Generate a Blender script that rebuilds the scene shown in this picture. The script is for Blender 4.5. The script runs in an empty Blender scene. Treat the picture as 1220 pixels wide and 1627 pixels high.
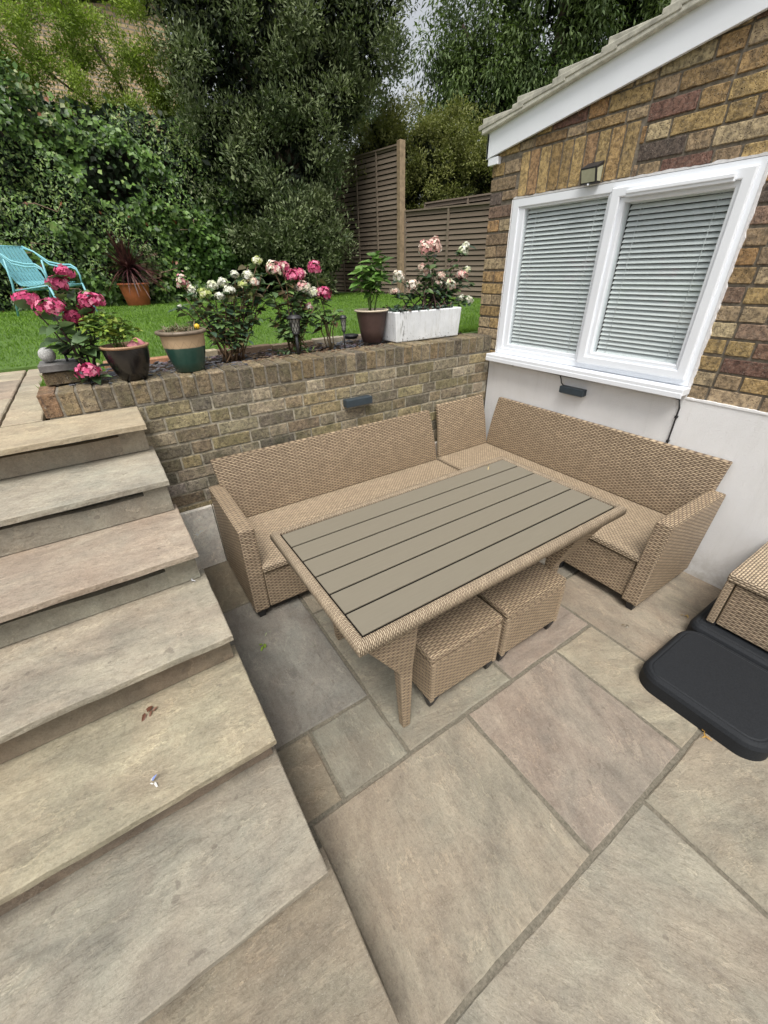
import bpy, math, random
import numpy as np
from mathutils import Vector, Matrix
random.seed(7); rng = np.random.default_rng(11)
R = math.radians
scene = bpy.context.scene
COL = scene.collection

# ---------------------------------------------------------------- camera
yaw, pitch, roll, FPX = R(32.841), R(30.86), R(-1.329), 643.97
fw = Vector((math.sin(yaw)*math.cos(pitch), math.cos(yaw)*math.cos(pitch), -math.sin(pitch)))
rt = Vector((math.cos(yaw), -math.sin(yaw), 0)); up = rt.cross(fw)
rt2 = rt*math.cos(roll) + up*math.sin(roll); up2 = up*math.cos(roll) - rt*math.sin(roll)
cd = bpy.data.cameras.new('camera'); cam = bpy.data.objects.new('camera', cd); COL.objects.link(cam)
M = Matrix((( rt2.x, up2.x, -fw.x, -2.574), (rt2.y, up2.y, -fw.y, -2.372), (rt2.z, up2.z, -fw.z, 1.612), (0,0,0,1)))
cam.matrix_world = M
cd.sensor_fit = 'VERTICAL'; cd.sensor_height = 24; cd.lens = 24*FPX/1627; cd.clip_start = .02; cd.clip_end = 500
scene.camera = cam
# ---------------------------------------------------------------- light
SUN_EL, SUN_AZ = R(63), R(214)      # azimuth clockwise from +Y
w = bpy.data.worlds.new('World'); scene.world = w; w.use_nodes = True
nt = w.node_tree; nt.nodes.clear()
sky = nt.nodes.new('ShaderNodeTexSky'); sky.sky_type = 'NISHITA'; sky.sun_disc = False
sky.sun_elevation = SUN_EL; sky.sun_rotation = SUN_AZ; sky.air_density = 1.2; sky.dust_density = 4.0; sky.ozone_density = .6
hs = nt.nodes.new('ShaderNodeHueSaturation'); hs.inputs['Saturation'].default_value = .22
bg = nt.nodes.new('ShaderNodeBackground'); bg.inputs[1].default_value = .115
wo = nt.nodes.new('ShaderNodeOutputWorld')
nt.links.new(sky.outputs[0], hs.inputs['Color']); nt.links.new(hs.outputs[0], bg.inputs[0]); nt.links.new(bg.outputs[0], wo.inputs[0])
sd = bpy.data.lights.new('sun', 'SUN'); sd.energy = 2.1; sd.angle = R(28); sd.color = (1, .96, .9)
so = bpy.data.objects.new('sun', sd); COL.objects.link(so)
dv = Vector((math.sin(SUN_AZ)*math.cos(SUN_EL), math.cos(SUN_AZ)*math.cos(SUN_EL), math.sin(SUN_EL)))
so.rotation_euler = dv.to_track_quat('Z', 'Y').to_euler(); so.location = (0, 0, 12)
scene.view_settings.view_transform = 'Standard'; scene.view_settings.look = 'None'
scene.view_settings.exposure = 0.62; scene.view_settings.gamma = 1
scene.render.engine = 'CYCLES'
scene.cycles.max_bounces = 6; scene.cycles.transparent_max_bounces = 8

# ---------------------------------------------------------------- helpers
class MB:
    def __init__(s): s.v = []; s.f = []; s.uv = []; s.c = []; s.sm = []; s.usecol = False
    def face(s, idx, uv=None, col=None, smooth=False):
        s.f.append(tuple(idx)); s.uv.append(uv); s.c.append(col); s.sm.append(smooth)
        if col is not None: s.usecol = True
    def add(s, vs, fs, col=None, smooth=False, uvs=None):
        o = len(s.v); s.v += [tuple(p) for p in vs]
        for k, f in enumerate(fs):
            s.face([o+i for i in f], None if uvs is None else [uvs[i] for i in f], col, smooth)
    def box(s, x0, x1, y0, y1, z0, z1, col=None, xf=None):
        vs = [(x, y, z) for x in (x0, x1) for y in (y0, y1) for z in (z0, z1)]
        if xf: vs = [xf(Vector(p)) for p in vs]
        s.add(vs, [(0,1,3,2), (4,6,7,5), (0,4,5,1), (2,3,7,6), (0,2,6,4), (1,5,7,3)], col)
    def hexa(s, vs, col=None):  # 8 verts: bottom 4 ccw, top 4 ccw
        s.add(vs, [(3,2,1,0), (4,5,6,7), (0,1,5,4), (1,2,6,5), (2,3,7,6), (3,0,4,7)], col)
    def tube(s, pts, r, n=8, col=None, cap=True, smooth=True):
        pts = [Vector(p) for p in pts]; rs = r if hasattr(r, '__len__') else [r]*len(pts)
        rings = []; prev = None
        for i, p in enumerate(pts):
            t = (pts[min(i+1, len(pts)-1)] - pts[max(i-1, 0)]).normalized()
            if prev is None:
                a = t.orthogonal().normalized()
            else:
                a = (prev - t*prev.dot(t)); a = a.normalized() if a.length > 1e-6 else t.orthogonal().normalized()
            prev = a; b = t.cross(a)
            rings.append([p + (a*math.cos(2*math.pi*k/n) + b*math.sin(2*math.pi*k/n))*rs[i] for k in range(n)])
        o = len(s.v); s.v += [tuple(q) for rg in rings for q in rg]
        for i in range(len(pts)-1):
            for k in range(n):
                k2 = (k+1) % n
                s.face((o+i*n+k, o+i*n+k2, o+(i+1)*n+k2, o+(i+1)*n+k), None, col, smooth)
        if cap:
            s.face([o+k for k in range(n)][::-1], None, col); s.face([o+(len(pts)-1)*n+k for k in range(n)], None, col)
    def lathe(s, prof, c, n=32, col=None, smooth=True, xf=None):
        o = len(s.v); c = Vector(c)
        for r, z in prof:
            for k in range(n):
                p = Vector((r*math.cos(2*math.pi*k/n), r*math.sin(2*math.pi*k/n), z))
                if xf: p = xf(p)
                s.v.append(tuple(c+p))
        for i in range(len(prof)-1):
            for k in range(n):
                k2 = (k+1) % n
                s.face((o+i*n+k, o+i*n+k2, o+(i+1)*n+k2, o+(i+1)*n+k), None, col, smooth)
    def ball(s, c, r, col=None, n=12, m=8, sc=(1,1,1)):
        prof = [(math.sin(math.pi*i/m)*r + 1e-5, -math.cos(math.pi*i/m)*r) for i in range(m+1)]
        s.lathe(prof, c, n, col, True, lambda p: Vector((p.x*sc[0], p.y*sc[1], p.z*sc[2])))
    def build(s, name, mat, parent=None, bevel=0, boxuv=None, segs=2):
        me = bpy.data.meshes.new(name); me.from_pydata(s.v, [], s.f); me.update()
        me.polygons.foreach_set('use_smooth', s.sm)
        if boxuv is not None:
            ul = me.uv_layers.new(name='UVMap'); data = ul.data
            for p in me.polygons:
                n = p.normal; ax, ay, az = abs(n.x), abs(n.y), abs(n.z)
                for li in p.loop_indices:
                    q = me.vertices[me.loops[li].vertex_index].co
                    if az > ax and az > ay: uv = (q.x, q.y) if boxuv == 'x' else (q.y, q.x)
                    elif ay > ax: uv = (q.x, q.z)
                    else: uv = (q.y, q.z)
                    data[li].uv = uv
        elif any(u is not None for u in s.uv):
            ul = me.uv_layers.new(name='UVMap'); data = ul.data
            for p, u in zip(me.polygons, s.uv):
                if u:
                    for li, q in zip(p.loop_indices, u): data[li].uv = q
        if s.usecol:
            ca = me.color_attributes.new('tint', 'FLOAT_COLOR', 'CORNER')
            arr = []
            for p, c in zip(me.polygons, s.c):
                c = c or (.3,.3,.3); arr += list((c[0], c[1], c[2], 1.0))*p.loop_total
            ca.data.foreach_set('color', arr)
        o = bpy.data.objects.new(name, me); COL.objects.link(o)
        if mat: me.materials.append(mat)
        if bevel:
            b = o.modifiers.new('bevel', 'BEVEL'); b.width = bevel; b.segments = segs; b.limit_method = 'ANGLE'; b.angle_limit = R(40)
        if parent: o.parent = parent
        return o

def arr_mesh(name, V, F, mat, parent=None, col=None, smooth=False):
    me = bpy.data.meshes.new(name); V = np.asarray(V, np.float32); F = np.asarray(F, np.int32); k = F.shape[1]
    me.vertices.add(len(V)); me.vertices.foreach_set('co', V.ravel())
    me.loops.add(F.size); me.loops.foreach_set('vertex_index', F.ravel())
    me.polygons.add(len(F)); me.polygons.foreach_set('loop_start', np.arange(0, F.size, k, dtype=np.int32))
    me.polygons.foreach_set('loop_total', np.full(len(F), k, np.int32))
    if smooth: me.polygons.foreach_set('use_smooth', np.ones(len(F), bool))
    me.update(calc_edges=True)
    if col is not None:
        ca = me.color_attributes.new('tint', 'FLOAT_COLOR', 'CORNER')
        c = np.repeat(np.c_[col, np.ones(len(col))], k, axis=0).astype(np.float32); ca.data.foreach_set('color', c.ravel())
    o = bpy.data.objects.new(name, me); COL.objects.link(o)
    if mat: me.materials.append(mat)
    if parent: o.parent = parent
    return o

def tag(o, label=None, cat=None, group=None, kind=None):
    if label: o['label'] = label
    if cat: o['category'] = cat
    if group: o['group'] = group
    if kind: o['kind'] = kind
    return o
def thing(name, label, cat, loc=(0,0,0), group=None):
    o = bpy.data.objects.new(name, None); COL.objects.link(o); o.empty_display_size = .1
    return tag(o, label, cat, group)      # parts carry world coordinates, so the Empty stays at the origin until set_base
def set_base(t, loc):                     # move the Empty to the thing's base, keeping its parts where they are
    loc = Vector(loc); t.location = loc
    for c in t.children: c.location = Vector(c.location) - loc
    return t

# ---- materials
class NT:
    def __init__(s, name):
        s.m = bpy.data.materials.new(name); s.m.use_nodes = True; s.t = s.m.node_tree; s.n = s.t.nodes
        s.b = s.n['Principled BSDF']; s.out = s.n['Material Output']
    def new(s, t, **k):
        x = s.n.new(t)
        for a, b in k.items():
            if a.startswith('i_'): x.inputs[a[2:]].default_value = b
            else: setattr(x, a, b)
        return x
    def link(s, a, b): s.t.links.new(a, b)
    def put(s, sock, v):
        if isinstance(v, bpy.types.NodeSocket): s.link(v, sock)
        else: sock.default_value = v
    def math(s, op, a, b=0.0, c=None):
        x = s.n.new('ShaderNodeMath'); x.operation = op; s.put(x.inputs[0], a); s.put(x.inputs[1], b)
        if c is not None: s.put(x.inputs[2], c)
        return x.outputs[0]
    def coords(s, kind='Object', scale=None, rot=None):
        o = s.n.new('ShaderNodeTexCoord').outputs[kind]
        if scale or rot:
            mp = s.n.new('ShaderNodeMapping'); s.link(o, mp.inputs[0])
            if scale: mp.inputs['Scale'].default_value = scale
            if rot: mp.inputs['Rotation'].default_value = rot
            o = mp.outputs[0]
        return o
    def noise(s, vec, scale, detail=4, rough=.55, dist=0):
        x = s.n.new('ShaderNodeTexNoise'); s.link(vec, x.inputs['Vector']); x.inputs['Scale'].default_value = scale
        x.inputs['Detail'].default_value = detail; x.inputs['Roughness'].default_value = rough; x.inputs['Distortion'].default_value = dist
        return x.outputs[0]
    def ramp(s, fac, stops, interp='LINEAR'):
        x = s.n.new('ShaderNodeValToRGB'); s.link(fac, x.inputs[0]); cr = x.color_ramp; cr.interpolation = interp
        while len(cr.elements) < len(stops): cr.elements.new(.5)
        for e, (p, c) in zip(cr.elements, stops):
            e.position = p; e.color = (c, c, c, 1) if not hasattr(c, '__len__') else (*c[:3], 1)
        return x.outputs[0]
    def mix(s, fac, a, b, mode='MIX'):
        x = s.n.new('ShaderNodeMix'); x.data_type = 'RGBA'; x.blend_type = mode
        s.put(x.inputs[0], fac)
        for sock, v in ((x.inputs[6], a), (x.inputs[7], b)):
            if isinstance(v, bpy.types.NodeSocket): s.link(v, sock)
            else: sock.default_value = (*v[:3], 1)
        return x.outputs[2]
    def bump(s, h, strength=.5, dist=.01, normal=None):
        x = s.n.new('ShaderNodeBump'); x.inputs['Strength'].default_value = strength; x.inputs['Distance'].default_value = dist
        s.link(h, x.inputs['Height'])
        if normal: s.link(normal, x.inputs['Normal'])
        return x.outputs[0]
    def done(s, col=None, rough=.7, normal=None, spec=.5, metal=0):
        if col is not None:
            if isinstance(col, bpy.types.NodeSocket): s.link(col, s.b.inputs['Base Color'])
            else: s.b.inputs['Base Color'].default_value = (*col[:3], 1)
        s.put(s.b.inputs['Roughness'], rough)
        s.b.inputs['Specular IOR Level'].default_value = spec; s.b.inputs['Metallic'].default_value = metal
        if normal: s.link(normal, s.b.inputs['Normal'])
        return s.m

def plain(name, col, rough=.5, spec=.5, var=.12, scale=30, bump=.0, metal=0):
    n = NT(name); c = n.coords(); f = n.noise(c, scale, 5, .6)
    col2 = n.mix(n.ramp(f, [(.3, 0), (.7, 1)]), [x*(1-var) for x in col], [min(1, x*(1+var)) for x in col])
    nm = n.bump(f, .5, bump) if bump else None
    return n.done(col2, rough, nm, spec, metal)

def stone_mat(name, streak_rot=0.0, strength=1.0, turn=0.0):
    n = NT(name); tint = n.new('ShaderNodeAttribute', attribute_name='tint').outputs['Color']
    rnd = n.new('ShaderNodeNewGeometry').outputs['Random Per Island']
    # every stone has its own grain: the pattern is shifted by a random amount per stone
    base = n.coords('Object'); off = n.new('ShaderNodeCombineXYZ'); n.put(off.inputs[0], n.math('MULTIPLY', rnd, 37.0)); n.put(off.inputs[1], n.math('MULTIPLY', rnd, 91.0))
    va = n.new('ShaderNodeVectorMath', operation='ADD'); n.link(base, va.inputs[0]); n.link(off.outputs[0], va.inputs[1])
    if turn:     # each flag was laid with its own grain direction
        vr = n.new('ShaderNodeVectorRotate', rotation_type='Z_AXIS'); n.link(va.outputs[0], vr.inputs['Vector']); n.put(vr.inputs['Angle'], n.math('MULTIPLY', n.math('FRACT', n.math('MULTIPLY', rnd, 7.3)), turn)); va = vr
    mp = n.new('ShaderNodeMapping'); n.link(va.outputs[0], mp.inputs[0]); mp.inputs['Scale'].default_value = (1, 2.0, 1); mp.inputs['Rotation'].default_value = (0, 0, streak_rot)
    st = n.noise(mp.outputs[0], 4, 8, .66, .5)          # riven bands
    blot = n.noise(va.outputs[0], 2.6, 8, .66, .2)
    fine = n.noise(va.outputs[0], 60, 6, .7)
    speck = n.noise(va.outputs[0], 260, 3, .7)
    c = n.mix(n.ramp(st, [(.32, 0), (.68, 1)]), n.mix(1, tint, (.68, .66, .655), 'MULTIPLY'), n.mix(1, tint, (1.24, 1.22, 1.17), 'MULTIPLY'))
    c = n.mix(n.math('MULTIPLY', n.ramp(blot, [(.42, 0), (.62, 1)]), .45), c, n.mix(1, tint, (1.05, .9, .82), 'MULTIPLY'))
    c = n.mix(n.math('MULTIPLY', n.ramp(blot, [(.3, 1), (.47, 0)]), .45), c, n.mix(1, tint, (.66, .7, .68), 'MULTIPLY'))
    c = n.mix(n.math('MULTIPLY', n.ramp(fine, [(.38, 1), (.55, 0)]), .4), c, n.mix(1, c, (.68, .66, .64), 'MULTIPLY'))
    c = n.mix(n.math('MULTIPLY', n.ramp(speck, [(.62, 0), (.72, 1)]), .3), c, (.62, .6, .55))
    mp2 = n.new('ShaderNodeMapping'); n.link(va.outputs[0], mp2.inputs[0]); mp2.inputs['Scale'].default_value = (2.2, 8.5, 1); mp2.inputs['Rotation'].default_value = (0, 0, streak_rot)
    lam = n.noise(mp2.outputs[0], 5, 8, .7, .5); grit = n.noise(va.outputs[0], 130, 4, .8)
    c = n.mix(n.math('MULTIPLY', n.ramp(lam, [(.36, 1), (.46, 0)]), .34), c, n.mix(1, c, (.74, .72, .70), 'MULTIPLY'))
    c = n.mix(n.math('MULTIPLY', n.ramp(lam, [(.56, 0), (.64, 1)]), .3), c, n.mix(1, c, (1.22, 1.2, 1.17), 'MULTIPLY'))
    c = n.mix(n.math('MULTIPLY', n.ramp(grit, [(.40, 1), (.50, 0)]), .55), c, n.mix(1, c, (.74, .73, .72), 'MULTIPLY'))
    mid = n.noise(va.outputs[0], 16, 9, .75, .15)
    c = n.mix(n.math('MULTIPLY', n.ramp(mid, [(.38, 1), (.48, 0)]), .4), c, n.mix(1, c, (.76, .74, .72), 'MULTIPLY'))
    c = n.mix(n.math('MULTIPLY', n.ramp(mid, [(.53, 0), (.66, 1)]), .4), c, n.mix(1, c, (1.28, 1.27, 1.22), 'MULTIPLY'))
    dark = n.noise(va.outputs[0], 24, 2, .5)
    c = n.mix(n.math('MULTIPLY', n.ramp(dark, [(.71, 0), (.74, 1)]), .5), c, (.12, .1, .08))
    lev = n.math('MULTIPLY', n.math('ADD', n.noise(mp.outputs[0], 1.6, 9, .62, .25), n.math('MULTIPLY', fine, .03)), 11.0); lf = n.math('FRACT', lev)
    ledge = n.math('ADD', n.math('FLOOR', lev), n.ramp(lf, [(.80, 0), (1.0, 1)]))
    brk = n.ramp(n.noise(va.outputs[0], 4.5, 4, .6), [(.46, 0), (.56, 1)])
    rim_ = n.math('MULTIPLY', n.ramp(lf, [(.78, 0), (.90, 1), (.97, 1), (1.0, 0)]), brk)
    c = n.mix(n.math('MULTIPLY', rim_, .45), c, n.mix(1, c, (1.5, 1.47, 1.42), 'MULTIPLY'))
    rim2 = n.math('MULTIPLY', n.ramp(lf, [(.0, 1), (.07, .4), (.16, 0)]), brk)
    c = n.mix(n.math('MULTIPLY', rim2, .40), c, n.mix(1, c, (.6, .58, .56), 'MULTIPLY'))
    h = n.math('ADD', n.math('ADD', n.math('MULTIPLY', st, .8*strength), n.math('ADD', n.math('MULTIPLY', ledge, .10), n.math('MULTIPLY', mid, .35))), n.math('ADD', n.math('MULTIPLY', lam, .45), n.math('ADD', n.math('MULTIPLY', fine, .16), n.math('MULTIPLY', grit, .10))))
    return n.done(c, n.ramp(fine, [(.3, .62), (.7, .85)]), n.bump(h, .85, .012), .35)

def brick_mat(name, dirt=.5, mossy=False):
    n = NT(name); tint = n.new('ShaderNodeAttribute', attribute_name='tint').outputs['Color']
    co = n.coords('Object'); a = n.noise(co, 48, 8, .72, .3); b = n.noise(co, 160, 4, .7); d = n.noise(co, 11, 6, .68)
    vo = n.new('ShaderNodeTexVoronoi'); n.link(co, vo.inputs['Vector']); vo.inputs['Scale'].default_value = 120
    pits = n.math('MULTIPLY', n.ramp(vo.outputs['Distance'], [(.0, 1), (.32, 0)]), n.ramp(n.noise(co, 38, 3), [(.46, 0), (.52, 1)]))
    c = n.mix(n.ramp(a, [(.40, 0), (.60, 1)]), n.mix(1, tint, (.52, .5, .5), 'MULTIPLY'), n.mix(1, tint, (1.36, 1.3, 1.22), 'MULTIPLY'))
    c = n.mix(n.math('MULTIPLY', n.ramp(d, [(.53, 0), (.63, 1)]), dirt), c, (.07, .062, .055))
    c = n.mix(n.math('MULTIPLY', n.ramp(b, [(.56, 0), (.66, 1)]), .4), c, (.42, .37, .3))
    if mossy:
        z = n.new('ShaderNodeSeparateXYZ'); n.link(co, z.inputs[0])
        top = n.math('MULTIPLY', n.ramp(z.outputs[2], [(.0, 0), (1, 1)]), 1)
        mo = n.ramp(n.noise(co, 12, 5, .7), [(.48, 0), (.62, 1)])
        c = n.mix(n.math('MULTIPLY', mo, .4), c, (.075, .08, .035))
        c = n.mix(n.math('MULTIPLY', n.ramp(n.noise(co, 34, 4, .7), [(.62, 0), (.72, 1)]), .55), c, (.42, .41, .36))
    c = n.mix(pits, c, (.04, .03, .025))
    h = n.math('SUBTRACT', n.math('ADD', n.math('MULTIPLY', a, .6), n.math('MULTIPLY', b, .4)), n.math('MULTIPLY', pits, .6))
    return n.done(c, .88, n.bump(h, 1.0, .009), .25)

def wicker_mat(name, p=.0095, q=.040, light=(.485, .375, .25), dark=(.085, .055, .036)):
    n = NT(name); uv = n.new('ShaderNodeUVMap'); sp = n.new('ShaderNodeSeparateXYZ')
    wn = n.noise(n.coords('Object'), 9, 2, .5); 
    n.link(uv.outputs[0], sp.inputs[0])
    v = n.math('ADD', n.math('DIVIDE', sp.outputs[1], p), n.math('MULTIPLY', wn, .35)); row = n.math('FLOOR', v); fr = n.math('FRACT', v)
    s = n.math('ADD', n.math('ADD', n.math('DIVIDE', sp.outputs[0], q), n.math('MULTIPLY', n.math('MODULO', n.math('ABSOLUTE', row), 2.0), .5)), n.math('MULTIPLY', wn, .15))
    over = n.math('ADD', .5, n.math('MULTIPLY', n.math('COSINE', n.math('MULTIPLY', s, 2*math.pi)), .5))
    prof = n.math('POWER', n.math('SINE', n.math('MULTIPLY', fr, math.pi)), .55)
    h = n.math('MULTIPLY', prof, n.math('ADD', .40, n.math('MULTIPLY', n.math('POWER', over, .5), .60)))
    cell = n.new('ShaderNodeCombineXYZ'); n.link(row, cell.inputs[0]); n.link(n.math('FLOOR', n.math('ADD', s, .5)), cell.inputs[1])
    wnz = n.new('ShaderNodeTexWhiteNoise'); wnz.noise_dimensions = '3D'; n.link(cell.outputs[0], wnz.inputs[0])
    fib = n.noise(n.coords('UV', (60, 700, 1)), 3, 3, .6); big = n.noise(n.coords('Object'), 4, 5, .7)
    lc = n.mix(wnz.outputs[0], [x*.78 for x in light], [x*1.2 for x in light])
    lc = n.mix(n.math('MULTIPLY', fib, .35), lc, [x*.62 for x in light])
    lc = n.mix(n.math('MULTIPLY', n.ramp(big, [(.35, 1), (.6, 0)]), .35), lc, [x*.72 for x in light])
    c = n.mix(n.ramp(h, [(.32, 0), (.78, 1)]), dark, lc)  # holes between strands coloured dark, shade painted into the weave
    return n.done(c, .5, n.bump(h, 1.0, .0045), .4)

def leaf_mat(name, dark, light, rough=.45, trans=.25, clump=2.0):
    rough = max(rough, .55)
    n = NT(name); g = n.new('ShaderNodeNewGeometry'); rnd = g.outputs['Random Per Island']
    cn = n.noise(n.coords('Object'), clump, 3, .6)
    f = n.math('ADD', n.math('MULTIPLY', rnd, .55), n.math('MULTIPLY', n.ramp(cn, [(.35, 0), (.65, 1)]), .45))
    c = n.mix(f, dark, light)
    n.done(c, rough, None, .3)
    tr = n.new('ShaderNodeBsdfTranslucent'); n.link(n.mix(1, c, (1.1, 1.25, .6), 'MULTIPLY'), tr.inputs[0])
    mx = n.new('ShaderNodeMixShader'); mx.inputs[0].default_value = trans
    n.link(n.b.outputs[0], mx.inputs[1]); n.link(tr.outputs[0], mx.inputs[2]); n.link(mx.outputs[0], n.out.inputs['Surface'])
    return n.m
def tint_leaf_mat(name, rough=.5, trans=.25):
    n = NT(name); t = n.new('ShaderNodeAttribute', attribute_name='tint').outputs['Color']
    rnd = n.new('ShaderNodeNewGeometry').outputs['Random Per Island']
    c = n.mix(rnd, n.mix(1, t, (.72, .72, .72), 'MULTIPLY'), n.mix(1, t, (1.25, 1.25, 1.25), 'MULTIPLY'))
    n.done(c, rough, None, .4)
    tr = n.new('ShaderNodeBsdfTranslucent'); n.link(c, tr.inputs[0])
    mx = n.new('ShaderNodeMixShader'); mx.inputs[0].default_value = trans
    n.link(n.b.outputs[0], mx.inputs[1]); n.link(tr.outputs[0], mx.inputs[2]); n.link(mx.outputs[0], n.out.inputs['Surface'])
    return n.m

M_STONE = stone_mat('riven_sandstone', .2, turn=2.2); M_STONE_B = stone_mat('riven_sandstone_steps', .12)
M_GROUT = plain('grout', (.15, .135, .105), .95, .2, .35, 120, .004)
M_BRICK = brick_mat('stock_brick', .35); M_OLDBRICK = brick_mat('weathered_brick', .45, True)
M_MORTAR = plain('mortar', (.19, .165, .13), .95, .2, .4, 60, .006); M_MORTAR2 = plain('sandy_mortar', (.33, .30, .235), .95, .2, .5, 30, .006)
M_WICK = wicker_mat('wicker_weave'); M_WICKF = wicker_mat('wicker_rim', .0085, .03, (.52, .41, .28), (.16, .11, .07))
M_BLACK = plain('black_plastic', (.02, .02, .022), .5, .5, .2, 40, .001)
M_UPVC = plain('white_upvc', (.80, .83, .87), .25, .5, .03, 5)
M_DARK = plain('recess_shade', (.006, .0055, .005), .9, .1, .2)  # near-black colour that paints in the shade of gaps and hollows

def mesh_grid_noise(pts, amp): return [(x+random.uniform(-amp, amp), y+random.uniform(-amp, amp), z) for x, y, z in pts]
def jit(a): return random.uniform(-a, a)

def slab(mb, x0, x1, y0, y1, zt, th, tint, j=.0022, rough_front=0, ins=.004):
    """a riven flag: wavering outline, softened arris, slightly uneven top"""
    kq = random.uniform(.81, .87); t = (tint[0]*kq*1.01, tint[1]*kq*1.01, tint[2]*kq*.97); st = .045
    def edge(ax, ay, bx, by, nx, ny, amp):
        L = math.hypot(bx-ax, by-ay); n = max(2, int(L/st)); out = []; d = 0
        for i in range(n):
            f = i/n; d = .6*d + jit(amp) if i else 0
            out.append((ax+(bx-ax)*f + nx*d, ay+(by-ay)*f + ny*d))
        return out
    o = edge(x0, y0, x1, y0, 0, 1, j+rough_front) + edge(x1, y0, x1, y1, 1, 0, j) + edge(x1, y1, x0, y1, 0, 1, j) + edge(x0, y1, x0, y0, 1, 0, j)
    cx, cy = (x0+x1)/2, (y0+y1)/2
    def inset(p, d): 
        return (p[0] + (d if p[0] < x0+.03 else -d if p[0] > x1-.03 else 0), p[1] + (d if p[1] < y0+.03 else -d if p[1] > y1-.03 else 0))
    n = len(o); vs = []
    vs += [(*inset(p, ins+abs(jit(.002))), zt) for p in o]
    vs += [(*p, zt-ins-abs(jit(.0012))) for p in o]
    vs += [(*inset(p, jit(rough_front*.9) if rough_front else 0), zt-th*.55) for p in o]
    vs += [(*inset(p, abs(jit(rough_front*.7)) if rough_front else 0), zt-th) for p in o]
    fs = [tuple(range(n))]
    for r in range(3):
        for i in range(n): fs.append(((r+1)*n+i, (r+1)*n+(i+1) % n, r*n+(i+1) % n, r*n+i))
    fs.append(tuple(range(4*n-1, 3*n-1, -1)))
    mb.add(vs, fs, t)

def brick(mb, a0, a1, b0, b1, P, tint, depth=.02, j=.0025, nx=6, ny=3):
    """P(a, b, out) -> world; a pillowy irregular brick face standing `depth` proud of the mortar"""
    if a1-a0 < .012 or b1-b0 < .012: return
    nx = max(3, int((a1-a0)/.03)+2); ny = max(4, int((b1-b0)/.03)+2); vs = []; 
    bow = jit(.0008); ph = random.random()*6; dout = jit(.0014)
    def nu(k_, n_, L_):
        e = min(.25, .0035/L_)
        return 0.0 if k_ == 0 else 1.0 if k_ == n_ else e if k_ == 1 else 1-e if k_ == n_-1 else e+(1-2*e)*(k_-1)/(n_-2)
    def wob(t, k): return .0012*math.sin(9*t+ph*k) + jit(j*.4)
    for yy in range(ny+1):
        for xx in range(nx+1):
            u, v = nu(xx, nx, a1-a0), nu(yy, ny, b1-b0); ex = xx in (0, nx); ey = yy in (0, ny)
            a = a0+(a1-a0)*u; b = b0+(b1-b0)*v; out = depth + dout + bow*math.sin(math.pi*u) + jit(.0012)
            if ex: out -= .003; a += (1 if xx == 0 else -1)*abs(wob(v*3, 1)) 
            if ey: out -= .003; b += (1 if yy == 0 else -1)*abs(wob(u*3, 2))
            if ex and ey: out -= .002; a += (.0035 if xx == 0 else -.0035)*random.random(); b += (.0035 if yy == 0 else -.0035)*random.random()
            vs.append(P(a, b, out))
    W = nx+1; fs = [(y*W+x, y*W+x+1, (y+1)*W+x+1, (y+1)*W+x) for y in range(ny) for x in range(nx)]
    rim = [x for x in range(nx)] + [y*W+nx for y in range(ny)] + [ny*W+x for x in range(nx, 0, -1)] + [y*W for y in range(ny, 0, -1)]
    o = len(vs)
    for r in rim:
        y, x = divmod(r, W); vs.append(P(a0+(a1-a0)*nu(x, nx, 1), b0+(b1-b0)*nu(y, ny, 1), -.004))
    m = len(rim)
    for i in range(m): fs.append((o+i, o+(i+1) % m, rim[(i+1) % m], rim[i]))
    kq = random.uniform(.82, 1.18); t = tuple(c*kq*random.uniform(.98, 1.02) for c in tint)
    mb.add(vs, fs, t)

def leaves(C, D, N, L, Wd, fold=.25, shape='oval', curl=.0):
    """vectorised leaves. C base points, D tip direction, N face normal, L length, Wd width -> V, F(tris)"""
    C = np.asarray(C, float); D = D/np.linalg.norm(D, axis=1, keepdims=True)
    S = np.cross(D, N); S /= (np.linalg.norm(S, axis=1, keepdims=True)+1e-9); N2 = np.cross(S, D)
    L = np.broadcast_to(L, len(C))[:, None]; Wd = np.broadcast_to(Wd, len(C))[:, None]; n = len(C)
    if shape == 'oval':
        mid = C + D*L*.45; tip = C + D*L - N2*L*curl
        V = np.stack([C, mid + S*Wd*.5 + N2*Wd*fold, tip, mid - S*Wd*.5 + N2*Wd*fold, ], 1).reshape(-1, 3)
        b = np.arange(n)[:, None]*4
        F = np.concatenate([b+np.array([0, 2, 1]), b+np.array([0, 3, 2])], 0)
    else:  # six-point leaf with curved outline
        a1 = C + D*L*.28; a2 = C + D*L*.66 - N2*L*curl*.4; tip = C + D*L - N2*L*curl
        V = np.stack([C, a1 + S*Wd*.46 + N2*Wd*fold, a2 + S*Wd*.38 + N2*Wd*fold, tip, a2 - S*Wd*.38 + N2*Wd*fold, a1 - S*Wd*.46 + N2*Wd*fold, (a1+a2)/2], 1).reshape(-1, 3)
        b = np.arange(n)[:, None]*7
        F = np.concatenate([b+np.array(q) for q in ([0, 6, 1], [1, 6, 2], [2, 6, 3], [3, 6, 4], [4, 6, 5], [5, 6, 0])], 0)
    return V, F
def rnd_dirs(n):
    v = rng.normal(size=(n, 3)); return v/np.linalg.norm(v, axis=1, keepdims=True)
def vnoise(P, scale, seed=0):
    """cheap smooth pseudo-noise in -1..1 from summed sines"""
    r = np.random.default_rng(seed); out = 0
    for k in range(7):
        w_ = r.normal(size=3)*scale*(1+.45*k); out = out + np.sin(P@w_ + r.random()*6.28)/(1+.35*k)
    return out/3.2

# ================================================================ SETTING
# ground sheet
mb = MB(); mb.box(-60, 60, -60, 60, -.5, -.045); tag(mb.build('ground', M_GROUT), kind='structure')
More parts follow.
